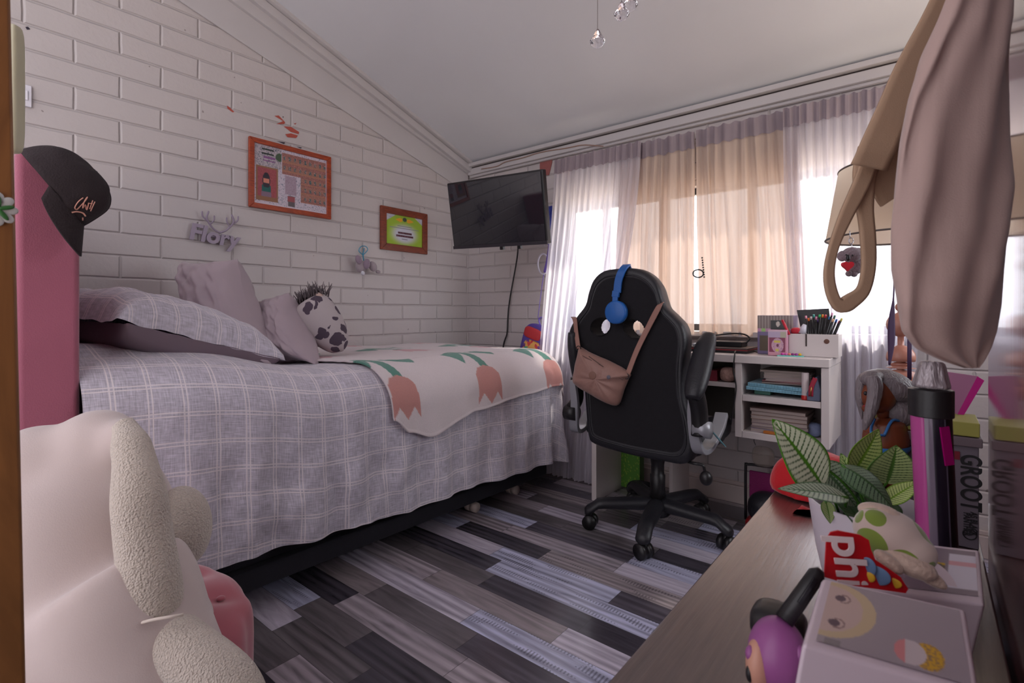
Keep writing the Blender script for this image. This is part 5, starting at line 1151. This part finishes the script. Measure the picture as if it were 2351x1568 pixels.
# ------------------------------------------------------------------ pink tub ottoman and big white plush
oc_ = V((1.50, .30, 0))
ot = thing('ottoman', 'pink tufted velvet seat under the big white plush toy', 'ottoman', oc_)
m_velvet2 = mat('rose_velvet', srgb(172, 92, 104), .7, var=.1, vs=6, sheen=.7)
def sq(a, rx, ry, e=.72): return (rx*abs(math.cos(a))**e*(1 if math.cos(a) > 0 else -1), ry*abs(math.sin(a))**e*(1 if math.sin(a) > 0 else -1))
btn = [(1.44, .50), (1.60, .50), (1.30, .42), (1.72, .40), (1.52, .34), (1.36, .26), (1.66, .22)]
rings = []
for z_, s_ in ((.10, .96), (.14, 1.0), (.30, 1.01), (.335, 1.0), (.36, .97), (.375, .90), (.382, .75), (.385, .6), (.387, .45), (.388, .3), (.389, .15), (.389, .02)):
    ring = []
    for k in range(72):
        a = 2*PI*k/72; x_, y_ = sq(a, .27*s_, .27*s_, .8); p = V((oc_.x+x_, oc_.y+y_, z_))
        if z_ > .13: p.z -= .0
        puff = .010*abs(math.sin(a*7)) if .9 < s_ < 1.02 else 0
        p += V((math.cos(a), math.sin(a), 0))*puff
        for bx2, by2 in btn: 
            dd = math.hypot(p.x-bx2, p.y-by2)
            if z_ > .36: p.z -= .022*math.exp(-(dd/.035)**2)
        ring.append(p)
    rings.append(ring)
M().loft(rings).build('cushion', m_velvet2, ot, sub=1)
for bx2, by2 in btn: M().ell((bx2, by2, .372), (.010, .010, .005), n=12, m=8).build('button', m_velvet2, ot)
for qx in (-1, 1):
    for qy in (-1, 1): M().lathe([(.012, 0), (.02, .10)], (oc_.x+qx*.17, oc_.y+qy*.17, 0), 14).build('leg', mat('gold_leg', srgb(170, 130, 80), .3, metal=1), ot)
pl_ = thing('white_plush', 'huge cream white plush toy with sherpa arm sitting on the pink seat', 'plush toy', (1.55, .30, .38))
m_plush = mat('cream_plush', srgb(198, 183, 180), .9, var=.04, vs=5, bump=.10, bs=420, sheen=.5)
m_sherpa = sherpa_mat('cream_sherpa', srgb(212, 200, 188))
b = M(); q_ = lambda px, py, dd: at(px, py, d=dd)
b.tube(curve([q_(200, 1010, 1.02), q_(205, 1100, 1.02), q_(180, 1230, 1.0), q_(175, 1400, .98), q_(200, 1560, .96)], 6), [interp([(0, .06), (.12, .098), (.4, .16), (.7, .19), (1, .22)], i/24) for i in range(25)], 40)
b.ell(q_(225, 1005, 1.02), (.075, .07, .06), (0, 0, .3)); b.ell(q_(285, 1010, .99), (.040, .04, .05), (0, .4, 0))
b.tube(curve([q_(240, 1330, .92), q_(330, 1490, .90), q_(440, 1640, .88)], 6), [.13, .13, .13, .13, .125, .12, .115, .11, .105, .10, .095, .09, .08], 30)
b.ell(q_(90, 1090, 1.0), (.10, .09, .10))
o = b.build('body', m_plush, pl_, remesh=.009, smoothit=45)
b = M().tube(curve([q_(285, 975, .97), q_(305, 1040, .93), q_(318, 1130, .90), q_(330, 1230, .89), q_(345, 1330, .88), q_(355, 1400, .88), q_(362, 1425, .88)], 6), [interp([(0, .020), (.15, .032), (.4, .043), (.75, .046), (.93, .042), (1, .022)], i/36) for i in range(37)], 28)
o = b.build('arm', m_sherpa, pl_, remesh=.006, smoothit=2)
b = M().tube(curve([q_(372, 1445, .88), q_(420, 1490, .86), q_(480, 1545, .84), q_(540, 1610, .82), q_(570, 1700, .8)], 6), [interp([(0, .030), (.15, .044), (.6, .050), (1, .04)], i/24) for i in range(25)], 28)
o = b.build('leg', m_sherpa, pl_, remesh=.006, smoothit=2)
b = M().ell(q_(417, 1210, 1.06), (.058, .055, .083), (0, -.15, 0), 40, 28); b.build('foot', m_sherpa, pl_)
b = M().tube(curve([q_(304, 1437, .835), q_(345, 1424, .83), q_(392, 1416, .835), q_(420, 1411, .85)], 5), .0025, 8); b.build('seam', mat('seam_white', srgb(222, 210, 200), .8), pl_)

# ------------------------------------------------------------------ things on the dresser
def D_(px, py, d): return at(px, py, d=d)
# potted plant
PCX, PCY, PR = 2.845, .815, .070
pt = thing('potted_plant', 'pale green and dark veined leafy plant in a white pot on the dresser', 'plant', (PCX, PCY, ZT))
PZ = .800
M().lathe([(.048, ZT+.001), (.050, ZT+.003), (.062, ZT+.06), (PR, PZ-.003), (PR-.001, PZ), (PR-.004, PZ), (PR-.006, PZ-.02), (PR-.010, PZ-.03), (.002, PZ-.03)], (PCX, PCY, 0), 48).build('pot', mat('pot_white', srgb(196, 186, 196), .35), pt)
M().lathe([(PR-.008, PZ-.031), (PR-.008, PZ-.024), (.001, PZ-.022)], (PCX, PCY, 0), 32).build('soil', mat('soil', srgb(30, 28, 34), .9, bump=1, bs=80), pt)
def leafcol(pale, dark, rim):
    def f(u, v):   # u along, v across
        q = abs(v-.5)*2; 
        if q < .06: return rim
        if q > .90-.1*(u > .9) or u > .96: return rim
        ph = (u-q*.13)*15; s = abs((ph % 1)-.5)*2
        if s < .30*(1-.55*q) and .06 < u < .95: return dark
        return pale if q < .86 else tuple(lerp(pale[i], rim[i], .6) for i in range(4))
    return f
m_leaf = mat('leaf', (1, 1, 1, 1), .35, attr=True, bump=.1, bs=60)
def leaf(base_, tip, width, nrm_, lc, bend=.0, stem=None, cup=.15):
    base_, tip = V(base_), V(tip); ax = tip-base_; L = ax.length; ax = ax/L; n_2 = V(nrm_); n_2 = (n_2-ax*n_2.dot(ax)).normalized(); s_2 = ax.cross(n_2)
    def f(u, v):
        w_ = width*(math.sin(PI*min(1, u**.75*.98+.02))**.8)*(1-.25*u) if u < .999 else 0
        q = (v-.5)*2; return base_+ax*(L*u)+s_2*(w_*q/2)+n_2*(bend*L*(u*u-u)*-4*.5+cup*w_*abs(q)*.5-.0*q)
    ob = M().grid(f, 90, 36, colfn=leafcol(*lc)).build('leaf', m_leaf, pt, color=True, solid=.0006)
    if stem is not None: M().tube(curve([stem, lerp(V(stem), base_, .5)+V((0, 0, .01)), base_, lerp(base_, tip, .1)], 5), .0018, 6).build('stalk', mat('stalk', srgb(70, 120, 40), .5), pt)
LCp = (srgb(226, 238, 204), srgb(62, 104, 44), srgb(82, 146, 36)); LCm = (srgb(176, 194, 130), srgb(50, 84, 40), srgb(80, 120, 50)); LCd = (srgb(96, 122, 92), srgb(30, 52, 36), srgb(50, 84, 44)); LCy = (srgb(190, 206, 130), srgb(70, 110, 40), srgb(120, 160, 50)); LCs = (srgb(186, 204, 176), srgb(52, 78, 56), srgb(96, 130, 90))
root = V((PCX, PCY, PZ-.02)); cam_n = -FW
leaf(D_(1888, 1115, .64), D_(1772, 962, .62), .066, cam_n+UP*.3, LCp, .05, D_(1925, 1175, .66))
leaf(D_(1945, 1143, .63), D_(1785, 1122, .60), .030, UP+cam_n*.8, LCs, .06, D_(1940, 1180, .66))
leaf(D_(1958, 1085, .70), D_(2017, 985, .70), .064, cam_n+RT*.3, LCy, .03, root)
leaf(D_(2035, 1110, .69), D_(2058, 1022, .68), .076, cam_n+UP*.2, LCm, .05, root)
leaf(D_(1935, 1070, .66), D_(2052, 1175, .62), .052, cam_n+UP*.8+RT*.3, LCd, .25, root, -.2)
leaf(D_(1880, 1065, .67), D_(1965, 1165, .68), .050, cam_n+UP*.3, LCs, .1, root)
leaf(D_(2030, 1155, .65), D_(2112, 1105, .66), .026, UP+cam_n*.7, LCy, .05, root)
leaf(D_(1895, 1150, .65), D_(1906, 1202, .64), .020, cam_n, LCm, .1, D_(1900, 1130, .66))
leaf(D_(1925, 1150, .70), D_(1985, 1235, .60), .062, UP*.7+cam_n, LCd, .15, root)
leaf(D_(1985, 1110, .72), D_(1930, 1180, .72), .05, cam_n, LCd, .1, root)
leaf(D_(2010, 1140, .68), D_(2045, 1215, .64), .05, cam_n+UP*.5, LCd, .15, root)
leaf(D_(1975, 1165, .72), D_(1930, 1040, .74), .045, cam_n, LCm, .1, root)
rl = V((PCX-.035, PCY-.02, PZ-.022)); b = M().lathe([(.003, .02), (.013, .02), (.013, -.0), (.003, 0)], rl, 20); b.build('rolled_paper', mat('paper_roll', srgb(190, 184, 188), .6), pt)
# red cloth
rc = thing('red_cloth', 'crumpled red cloth bag on the far end of the dark dresser', 'bag', (2.78, 1.2, ZT))
b = M(); b.ell(D_(1835, 1115, 1.05), (.055, .055, .065)).ell(D_(1905, 1110, 1.05), (.07, .06, .06)).ell(D_(1870, 1150, 1.02), (.075, .05, .035), (0, .2, 0)).ell(D_(1900, 1060, 1.08), (.05, .04, .02), (0, .3, .4)).ell(D_(1960, 1130, 1.02), (.05, .05, .05))
b.v = [V((p.x, p.y, max(p.z, ZT+.004))) for p in b.v]
m_red = mat('red_cloth', srgb(176, 8, 22), .8, var=.06, vs=8, bump=.5, bs=24, sheen=.3)
b.build('body', m_red, rc, remesh=.006, smoothit=4)
b = M().ribbon(curve([D_(1860, 1170, .96), D_(1845, 1190, .94), D_(1840, 1205, .93)], 5), .03, .003, RT); b.v = [V((p.x, p.y, max(p.z, ZT+.002))) for p in b.v]; b.build('strap', m_red, rc)
# doll
dl = thing('doll', 'brown doll with grey ponytail hair and blue top standing behind the plant', 'doll', D_(2060, 1200, .9))
m_skin = mat('doll_skin', srgb(112, 56, 34), .35); m_hair = mat('doll_hair', srgb(116, 106, 110), .35, bump=.4, bs=30, stretch=(10, 10, 2))
dd = .86; q_ = lambda px, py, e_=0: at(px, py, d=dd+e_)
b = M().ell(q_(2018, 905), (.026, .028, .032), (0, .1, 0), fn=lambda d: 1+.08*max(0, -d.x)*(1 if d.z < 0 else .3)); b.ell(q_(1993, 922), (.006, .008, .005)).ell(q_(2000, 938), (.014, .014, .010)).tube([q_(2022, 925), q_(2030, 965)], [.012, .010], 14)
b.build('head', m_skin, dl, sub=1)
for p in ((1987, 903), (1993, 903)): M().ell(q_(p[0], p[1], -.018), (.003, .002, .0035), n=10, m=8).build('eye', m_black, dl)
M().ell(q_(1986, 932, -.008), (.003, .004, .002), n=10, m=8).build('lips', mat('lips', srgb(140, 40, 46), .4), dl)
b = M(); b.ell(q_(2040, 885, .004), (.040, .036, .026), (0, .35, 0)); b.ell(q_(2002, 868), (.018, .026, .014), (0, -.2, 0)); b.ell(q_(2068, 905, .0), (.022, .022, .024))
b.tube(curve([q_(2003, 862, -.026), q_(2009, 890, -.03), q_(2003, 930, -.03), q_(1992, 965, -.028), q_(1984, 988, -.026)], 6), [.010, .011, .012, .012, .012, .012, .012, .011, .011, .011, .010, .010, .010, .010, .009, .009, .008, .008, .007, .007, .006, .005, .004, .003, .002], 10)
b.tube(curve([q_(1985, 862, .01), q_(1976, 880, .01), q_(1975, 920, .01), q_(1979, 964, .01)], 6), [.008]*12+[.007, .006, .005, .004, .003, .002, .001], 10)
b.tube(curve([q_(2078, 905), q_(2062, 930), q_(2072, 950), q_(2100, 962), q_(2115, 955)], 6), [.012, .013, .014, .016, .018, .020, .022, .024, .025, .026, .026, .026, .025, .024, .022, .02, .018, .016, .014, .012, .01, .008, .006, .004, .003], 14)
b.build('hair', m_hair, dl, sub=1)
b = M().tube(curve([q_(2030, 958), q_(2032, 985), q_(2034, 1030), q_(2035, 1060), q_(2045, 1100)], 6), [interp([(0, .010), (.12, .028), (.4, .033), (.7, .024), (1, .032)], i/24) for i in range(25)], 20)
for s_3 in ((2068, 978, 2085, 1030, 2092, 1080), (2006, 985, 1998, 1030, 2000, 1070)):
    b.tube(curve([q_(s_3[0]-6, s_3[1]), q_(s_3[0]+2, s_3[1]+8), q_(s_3[2], s_3[3]), q_(s_3[4], s_3[5])], 6), [.014, .015, .015, .015, .015, .015, .014, .014, .013, .013, .013, .012, .012, .012, .011, .011, .011, .010, .009], 12)
b.tube([q_(2038, 1100), q_(2030, 1290)], [.018, .012], 12).tube([q_(2062, 1100), q_(2066, 1290)], [.018, .012], 12)
b.build('body', m_skin, dl)
m_bluetop = mat('doll_blue', srgb(54, 112, 176), .4)
b = M().tube(curve([q_(2033, 1018), q_(2035, 1040), q_(2040, 1062)], 6), [.0345, .0345, .034, .033, .031, .029, .028, .0275, .027, .027, .028, .029, .03], 24, False)
b.tube(curve([q_(2005, 1015, -.028), q_(2000, 985, -.02), q_(2008, 962, -.008)], 5), .0022, 8).tube(curve([q_(2030, 1000, -.032), q_(2048, 966, -.022), q_(2070, 968, -.012)], 5), .0022, 8).tube(curve([q_(2005, 1012, -.03), q_(2020, 1000, -.034), q_(2030, 1000, -.033)], 4), .0022, 8)
b.build('top', m_bluetop, dl)
# bags, boxes and book against the wardrobe
def wbox(name, label, x0, x1, y0, y1, z0, z1, ma, cat='box', rz=0):
    t = thing(name, label, cat, ((x0+x1)/2, (y0+y1)/2, z0)); c_ = V(((x0+x1)/2, (y0+y1)/2, 0)); X_ = Matrix.Translation(c_) @ Matrix.Rotation(rz, 4, 'Z') @ Matrix.Translation(-c_)
    b = M(); b.X = X_; b.box(x0, x1, y0, y1, z0, z1); b.build('carton', ma, t, smooth=False, bevel=.0015); return t, X_
m_boxgrey = mat('box_grey', srgb(108, 98, 108), .4, var=.05)
gx0, gx1, gy, gz1 = 2.848, 2.966, 1.075, at(2200, 1022, y=1.075).z
t, X_ = wbox('figure_box', 'tall grey collector box reading GROOT in black beside the wardrobe', gx0, gx1, gy, gy+.09, ZT+.001, gz1, m_boxgrey)
m_ink = mat('black_ink', srgb(22, 18, 22), .5)
Xg = Matrix(((0, 1, 0, 0), (0, 0, -1, gy-.001), (-1, 0, 0, 0), (0, 0, 0, 1)))
def gtext(s, px, py, size, bold=0, name='lettering', squeeze=1.0):
    p = at(px, py, y=gy-.001); m_ = Matrix.Translation((p.x, gy-.0012, p.z)) @ Matrix(((0, 1, 0, 0), (0, 0, -1, 0), (-1, 0, 0, 0), (0, 0, 0, 1))) @ Matrix.Diagonal((squeeze, 1, 1, 1)); return text_obj(s, size, m_, m_ink, t, name, .0004, 0, bold)
gtext('GROOT', 2227, 1108, .035, .0007, squeeze=.70)
gtext('AS BLACK', 2235, 1203, .0115, .0002, squeeze=.72); gtext('PANTHER', 2219, 1203, .0115, .0002, squeeze=.72)
p = at(2226, 1226, y=gy); b = M().tube([V((p.x+.008*math.cos(a), gy-.0015, p.z+.008*math.sin(a))) for a in [k*PI/10 for k in range(21)]], .0008, 6); b.build('age_ring', m_ink, t)
p = at(2196, 1040, y=gy); M().box(p.x-.004, p.x+.004, gy-.0015, gy-.0005, p.z-.010, p.z+.003).build('red_mark', mat('red_ink', srgb(120, 20, 40), .5), t, smooth=False)
M().box(gx0-.006, gx1+.004, gy-.008, gy+.092, gz1+.0005, gz1+.015).build('lid', mat('box_lid_grey', srgb(104, 90, 96), .4), t, smooth=False, bevel=.0015)
tag(M().box(gx0-.02, gx1+.001, gy-.004, gy+.09, gz1+.016, gz1+.038).build('yellow_box', mat('olive_yellow', srgb(150, 146, 70), .5, var=.05), smooth=False, bevel=.0015), 'olive yellow flat box lying on the grey GROOT box', 'box')
t2, _ = wbox('violet_box', 'violet box left of the grey GROOT box, mostly behind the tall tube', at(2050, 985, y=1.175).x, at(2092, 985, y=1.175).x, 1.175, 1.25, ZT+.001, at(2080, 985, y=1.175).z, mat('violet_card', srgb(92, 72, 118), .5, var=.2, vs=20))
tag(M().box(at(2052, 985, y=1.17).x, at(2093, 985, y=1.17).x, 1.17, 1.25, at(2080, 984, y=1.175).z+.001, at(2080, 966, y=1.175).z).build('mint_box', mat('mint_card', srgb(140, 186, 150), .5), smooth=False, bevel=.0015), 'mint green flat box lying on the violet box', 'box')
tag(M().box(2.80, 2.846, 1.0, 1.07, ZT+.001, at(2110, 1130, y=1.0).z).build('pink_edge_box', mat('black_pink_card', srgb(60, 30, 50), .4, var=.5, vs=30), smooth=False, bevel=.001), 'dark pink-edged box right behind the tall tube', 'box')
# purple and magenta book leaning
bk_ = thing('pink_book', 'purple book with magenta page edge leaning beside the wardrobe', 'book', at(2200, 970, d=.88))
A0, A1, A2, A3 = at(2172, 855, d=.92), at(2250, 866, d=.88), at(2183, 974, d=.86), at(2165, 974, d=.90)
P_ = [at(2168, 853, d=.93), at(2244, 864, d=.885), at(2186, 978, d=.86), at(2160, 975, d=.90)]
nb = V((.02, .05, .0)); b = M(); b.add([p for p in P_]+[p+nb*.1 for p in P_], [(0, 1, 2, 3), (7, 6, 5, 4), (0, 4, 5, 1), (1, 5, 6, 2), (2, 6, 7, 3), (3, 7, 4, 0)]); b.build('cover', mat('mauve_cover', srgb(150, 96, 128), .5), bk_, smooth=False)
P2 = [at(2244, 864, d=.884), at(2260, 874, d=.875), at(2200, 975, d=.855), at(2184, 978, d=.859)]; nb2 = V((.0, .012, 0)); b = M(); b.add([p for p in P2]+[p+nb2 for p in P2], [(0, 1, 2, 3), (7, 6, 5, 4), (0, 4, 5, 1), (1, 5, 6, 2), (2, 6, 7, 3), (3, 7, 4, 0)])
b.build('page_edge', mat('magenta_edge', srgb(176, 0, 120), .5), bk_, smooth=False)
# tall cosmetic tube
tb2 = thing('cosmetic_tube', 'tall black and pink tube with a clear ribbed cap in front of the GROOT box', 'tube', (2.885, .7, ZT))
ctop, cmid, cmid2, cbot = D_(2140, 828, .60), D_(2137, 893, .60), D_(2137, 955, .60), D_(2158, 1400, .60)
m_clear = mat('clear_plastic_cap', srgb(190, 180, 185), .12, trans=.45, metal=.2, bump=.6, bs=50, stretch=(3, 3, .4))
def fl(c0_, c1_, r0, r1, amp=0, n=40):
    ax = (c1_-c0_).normalized(); e1 = ax.orthogonal().normalized(); e2 = ax.cross(e1)
    return [[c0_*(1-t)+c1_*t+(e1*math.cos(a)+e2*math.sin(a))*(lerp(r0, r1, t)*(1+amp*math.cos(a*8))) for a in [2*PI*k/n for k in range(n)]] for t in (0, .15, .5, .85, 1)]
M().loft(fl(ctop, cmid, .011, .0185, .07)).build('cap', m_clear, tb2, sub=1)
M().loft(fl(cmid, cmid2, .0215, .0215)).build('collar', m_black, tb2, bevel=.001)
m_tube, n_, b_ = base('tube_stripes'); b_.inputs['Roughness'].default_value = .12; u_ = N(n_, 'UVMap', uv_map='UVMap')
b = M(); ax = (cbot-cmid2).normalized(); e1 = RT; e2 = ax.cross(e1).normalized()
def tubecol(u, v):
    a = u*2*PI
    c_ = math.cos(a)
    if c_ < -.86: return srgb(176, 74, 140)
    if c_ < -.60: return srgb(116, 104, 120)
    if c_ < -.05: return srgb(30, 24, 36)
    if c_ < .05: return srgb(96, 88, 104)
    if c_ < .6: return srgb(16, 12, 16)
    if c_ < .95: return srgb(26, 20, 30)
    return srgb(150, 130, 140)
b.grid(lambda u, v: lerp(cmid2, cbot, v)+(e1*math.cos(u*2*PI)+e2*math.sin(u*2*PI))*.0195, 96, 6, colfn=tubecol); b.build('barrel', mat('tube_print', (1, 1, 1, 1), .12, attr=True), tb2, color=True)
b = M().ribbon([D_(2168, 980, .58), D_(2180, 1068, .58)], .010, .002, RT); b.build('magenta_strip', mat('magenta_plastic', srgb(150, 0, 96), .3), tb2, smooth=False)
# rear white display box with toy turtle
m_wp = mat('white_card', srgb(206, 190, 200), .35, var=.03, vs=10); m_win = mat('box_window', srgb(150, 136, 142), .15, coat=.5)
def pbox3(name, label, corners, depth, cat='box'):   # corners TL,TR,BR,BL of the upper face; body hangs below
    TL_, TR_, BR_, BL_ = [V(c) for c in corners]; n_2 = (TR_-TL_).cross(BL_-TL_).normalized(); n_2 = n_2 if n_2.z > 0 else -n_2
    t = thing(name, label, cat, (TL_+BR_)/2-n_2*depth); lo = [p-n_2*depth for p in (TL_, TR_, BR_, BL_)]; hi = [TL_, TR_, BR_, BL_]
    b = M(); b.add(hi+lo, [(0, 1, 2, 3), (7, 6, 5, 4), (0, 4, 5, 1), (1, 5, 6, 2), (2, 6, 7, 3), (3, 7, 4, 0)]); b.build('carton', m_wp, t, smooth=False, bevel=.003)
    return t, n_2
ZB = ZT
rt, n2 = pbox3('display_box', 'white display box carrying the toy turtle, behind the nearer white box', [D_(2020, 1235, .545), D_(2250, 1262, .53), D_(2262, 1388, .445), D_(1965, 1350, .47)], .085)
def quad(C4, lo, hi, lift, n_2):
    f = lambda u, v: lerp(lerp(V(C4[0]), V(C4[1]), u), lerp(V(C4[3]), V(C4[2]), u), v)+n_2*lift
    return f, lambda u, v: f(lerp(lo[0], hi[0], u), lerp(lo[1], hi[1], v))
C4 = [D_(2020, 1235, .545), D_(2250, 1262, .53), D_(2262, 1388, .445), D_(1965, 1350, .47)]
f0, f1 = quad(C4, (.06, .08), (.95, .90), .0008, n2)
def win2(u, v):
    if u > .72 and .1 < v < .9: return srgb(206, 200, 214) if abs(v-.35) > .05 else srgb(206, 150, 160)
    if .55 < u < .70 and .35 < v < .85: return srgb(196, 160, 40) if conf[int(u*60)][int(v*60)] < .6 else srgb(90, 80, 70)
    return srgb(132, 118, 130)
M().grid(f1, 60, 40, colfn=win2).build('window_print', m_attrg, rt, smooth=False, color=True)
# turtle
tt = thing('toy_turtle', 'cream plush turtle with green patches lying on the rear display box', 'plush toy', D_(2060, 1320, .46))
m_turtle, n_, b_ = base('turtle_plush'); g_ = N(n_, 'TexCoord'); v_ = N(n_, 'TexVoronoi'); v_.inputs['Scale'].default_value = 34; n_.links.new(g_.outputs['Object'], v_.inputs['Vector'])
f_ = math_(n_, 'LESS_THAN', v_.outputs['Distance'], .47); n_.links.new(mixc(n_, f_, srgb(186, 166, 158), srgb(110, 128, 48)), b_.inputs['Base Color']); b_.inputs['Roughness'].default_value = .95; b_.inputs['Sheen Weight'].default_value = .5
m_turtb = mat('turtle_cream', srgb(188, 164, 150), .95, sheen=.5, bump=.3, bs=200)
b = M().ell(D_(2045, 1232, .46), (.030, .026, .023), (.2, .4, .2), 40, 28); b.ell(D_(2012, 1192, .46), (.014, .012, .010)); b.ell(D_(2075, 1262, .45), (.024, .02, .018)); b.build('shell', m_turtle, tt, remesh=.0025, smoothit=4)
b = M().ell(D_(2082, 1288, .44), (.022, .016, .010), (0, .35, 0)); b.ell(D_(2020, 1178, .465), (.017, .012, .008), (0, .1, 0)); b.build('body', m_turtb, tt)
for p, r_, ro in (((2125, 1318), (.016, .008, .006), .5), ((2040, 1290), (.012, .008, .006), .6)): M().ell(D_(p[0], p[1], .435), r_, (0, ro, 0)).build('flipper', m_turtb, tt)
# red tag
tg_ = thing('red_tag', 'red swing tag reading phi in white, between the two display boxes', 'tag', D_(1980, 1330, .43))
tpx = [(1898, 1238), (1908, 1222), (1925, 1218), (1975, 1228), (1995, 1240), (2000, 1262), (2010, 1285), (2040, 1305), (2068, 1325), (2085, 1352), (2080, 1362), (1960, 1345), (1893, 1325)]
TP = [D_(a, c_, .425+.0002*(c_-1220)*-.3) for a, c_ in tpx]; b = M(); nT = len(TP); offT = FW*.0012
b.add(TP+[p+offT for p in TP], [tuple(range(nT)), tuple(reversed(range(nT, 2*nT)))]+[(i, (i+1) % nT, (i+1) % nT+nT, i+nT) for i in range(nT)]); b.build('card', mat('red_card', srgb(186, 20, 30), .3), tg_, smooth=False)
p = D_(1948, 1284, .418); text_obj('phi', .036, basis(p, (RT*.14-UP*1), (RT*1+UP*.14)), mat('white_ink', srgb(224, 206, 206), .4), tg_, 'lettering', .0004, .2, .0008)
b = M()
for (a, c_, r1, r2) in ((2008, 1320, .011, .008), (1992, 1302, .006, .008)): b.ell(D_(a, c_, .420), (r1, .001, r2))
b.build('blue_print', mat('blue_grey_ink', srgb(92, 116, 150), .5), tg_)
M().ell(D_(1996, 1325, .4185), (.004, .0008, .004)).ell(D_(2050, 1338, .4185), (.006, .0008, .004)).build('yellow_print', mat('yellow_ink', srgb(206, 160, 40), .5), tg_)
# near display box
C5 = [D_(1888, 1325, .395), D_(2218, 1398, .375), D_(2252, 1600, .30), D_(1842, 1478, .315)]
nb_, n3 = pbox3('display_box', 'white display box nearest the camera with a faded face print', C5, .11)
f0, f1 = quad(C5, (.07, .06), (.95, .93), .0008, n3)
def win3(u, v):
    if math.hypot((u-.02)/.36, (v-.45)/.46) < 1:
        for ex, ey in ((.10, .27), (.09, .68)):
            if math.hypot((u-ex)/.045, (v-ey)/.05) < 1: return srgb(92, 70, 84)
            if .045 < math.hypot((u-ex-.02), (v-ey)*.8) < .062 and u > ex: return srgb(140, 112, 110)
        return srgb(196, 170, 164) if math.hypot((u-.02)/.26, (v-.45)/.38) < 1 else srgb(196, 174, 140)
    if math.hypot((u-.62)/.11, (v-.80)/.16) < 1:
        if abs(u-.55) < .035: return srgb(206, 130, 134)
        return srgb(200, 186, 190)
    if math.hypot((u-.74)/.11, (v-.80)/.17) < 1: return srgb(206, 160, 50) if conf[int(u*70)][int(v*70)] < .65 else srgb(150, 120, 90)
    if .05 < u < .16 and v > .92: return srgb(130, 122, 126)
    return srgb(158, 146, 154)
M().grid(f1, 110, 80, colfn=win3).build('window_print', m_attrg, nb_, smooth=False, color=True)
# pen
pn = thing('black_marker', 'thick black marker leaning on the nearest white display box', 'pen', D_(1790, 1420, .42))
b = M().tube([D_(1885, 1308, .41), D_(1875, 1318, .41), D_(1800, 1425, .40)], [.003, .0062, .0068], 16); b.build('barrel', m_black, pn)
M().ribbon([D_(1872, 1330, .402), D_(1835, 1385, .396)], .003, .002, RT).build('clip', m_leather, pn)
# purple figurine with dark cap
fg = thing('purple_figurine', 'purple hooded vinyl figurine with a black cap at the bottom edge', 'figurine', D_(1780, 1600, .42))
m_pv = mat('purple_vinyl', srgb(142, 78, 134), .35)
b = M().ell(D_(1785, 1500, .40), (.021, .024, .027), (0, .0, 0), 36, 28); b.ell(D_(1835, 1506, .385), (.006, .006, .008)); b.build('hood', m_pv, fg)
b = M().tube([D_(1785, 1560, .40), D_(1785, 1720, .40)], [.016, .020], 20); b.build('body', m_pv, fg)
M().ell(D_(1745, 1520, .398), (.010, .016, .020)).build('face', mat('figurine_face', srgb(190, 140, 120), .4), fg)
M().ell(D_(1722, 1545, .392), (.003, .004, .007)).build('eye', m_black, fg); M().ell(D_(1724, 1500, .395), (.004, .005, .006)).build('bun', m_pv, fg)
ck = thing('black_cap_object', 'black rounded plastic piece behind the purple figurine', 'cap', D_(1790, 1430, .44)); rb(D_(1782, 1428, .43), (.019, .02, .013), .6).build('shell', m_black, ck); rb(D_(1815, 1445, .425), (.012, .015, .014), .6).build('back', m_black, ck)
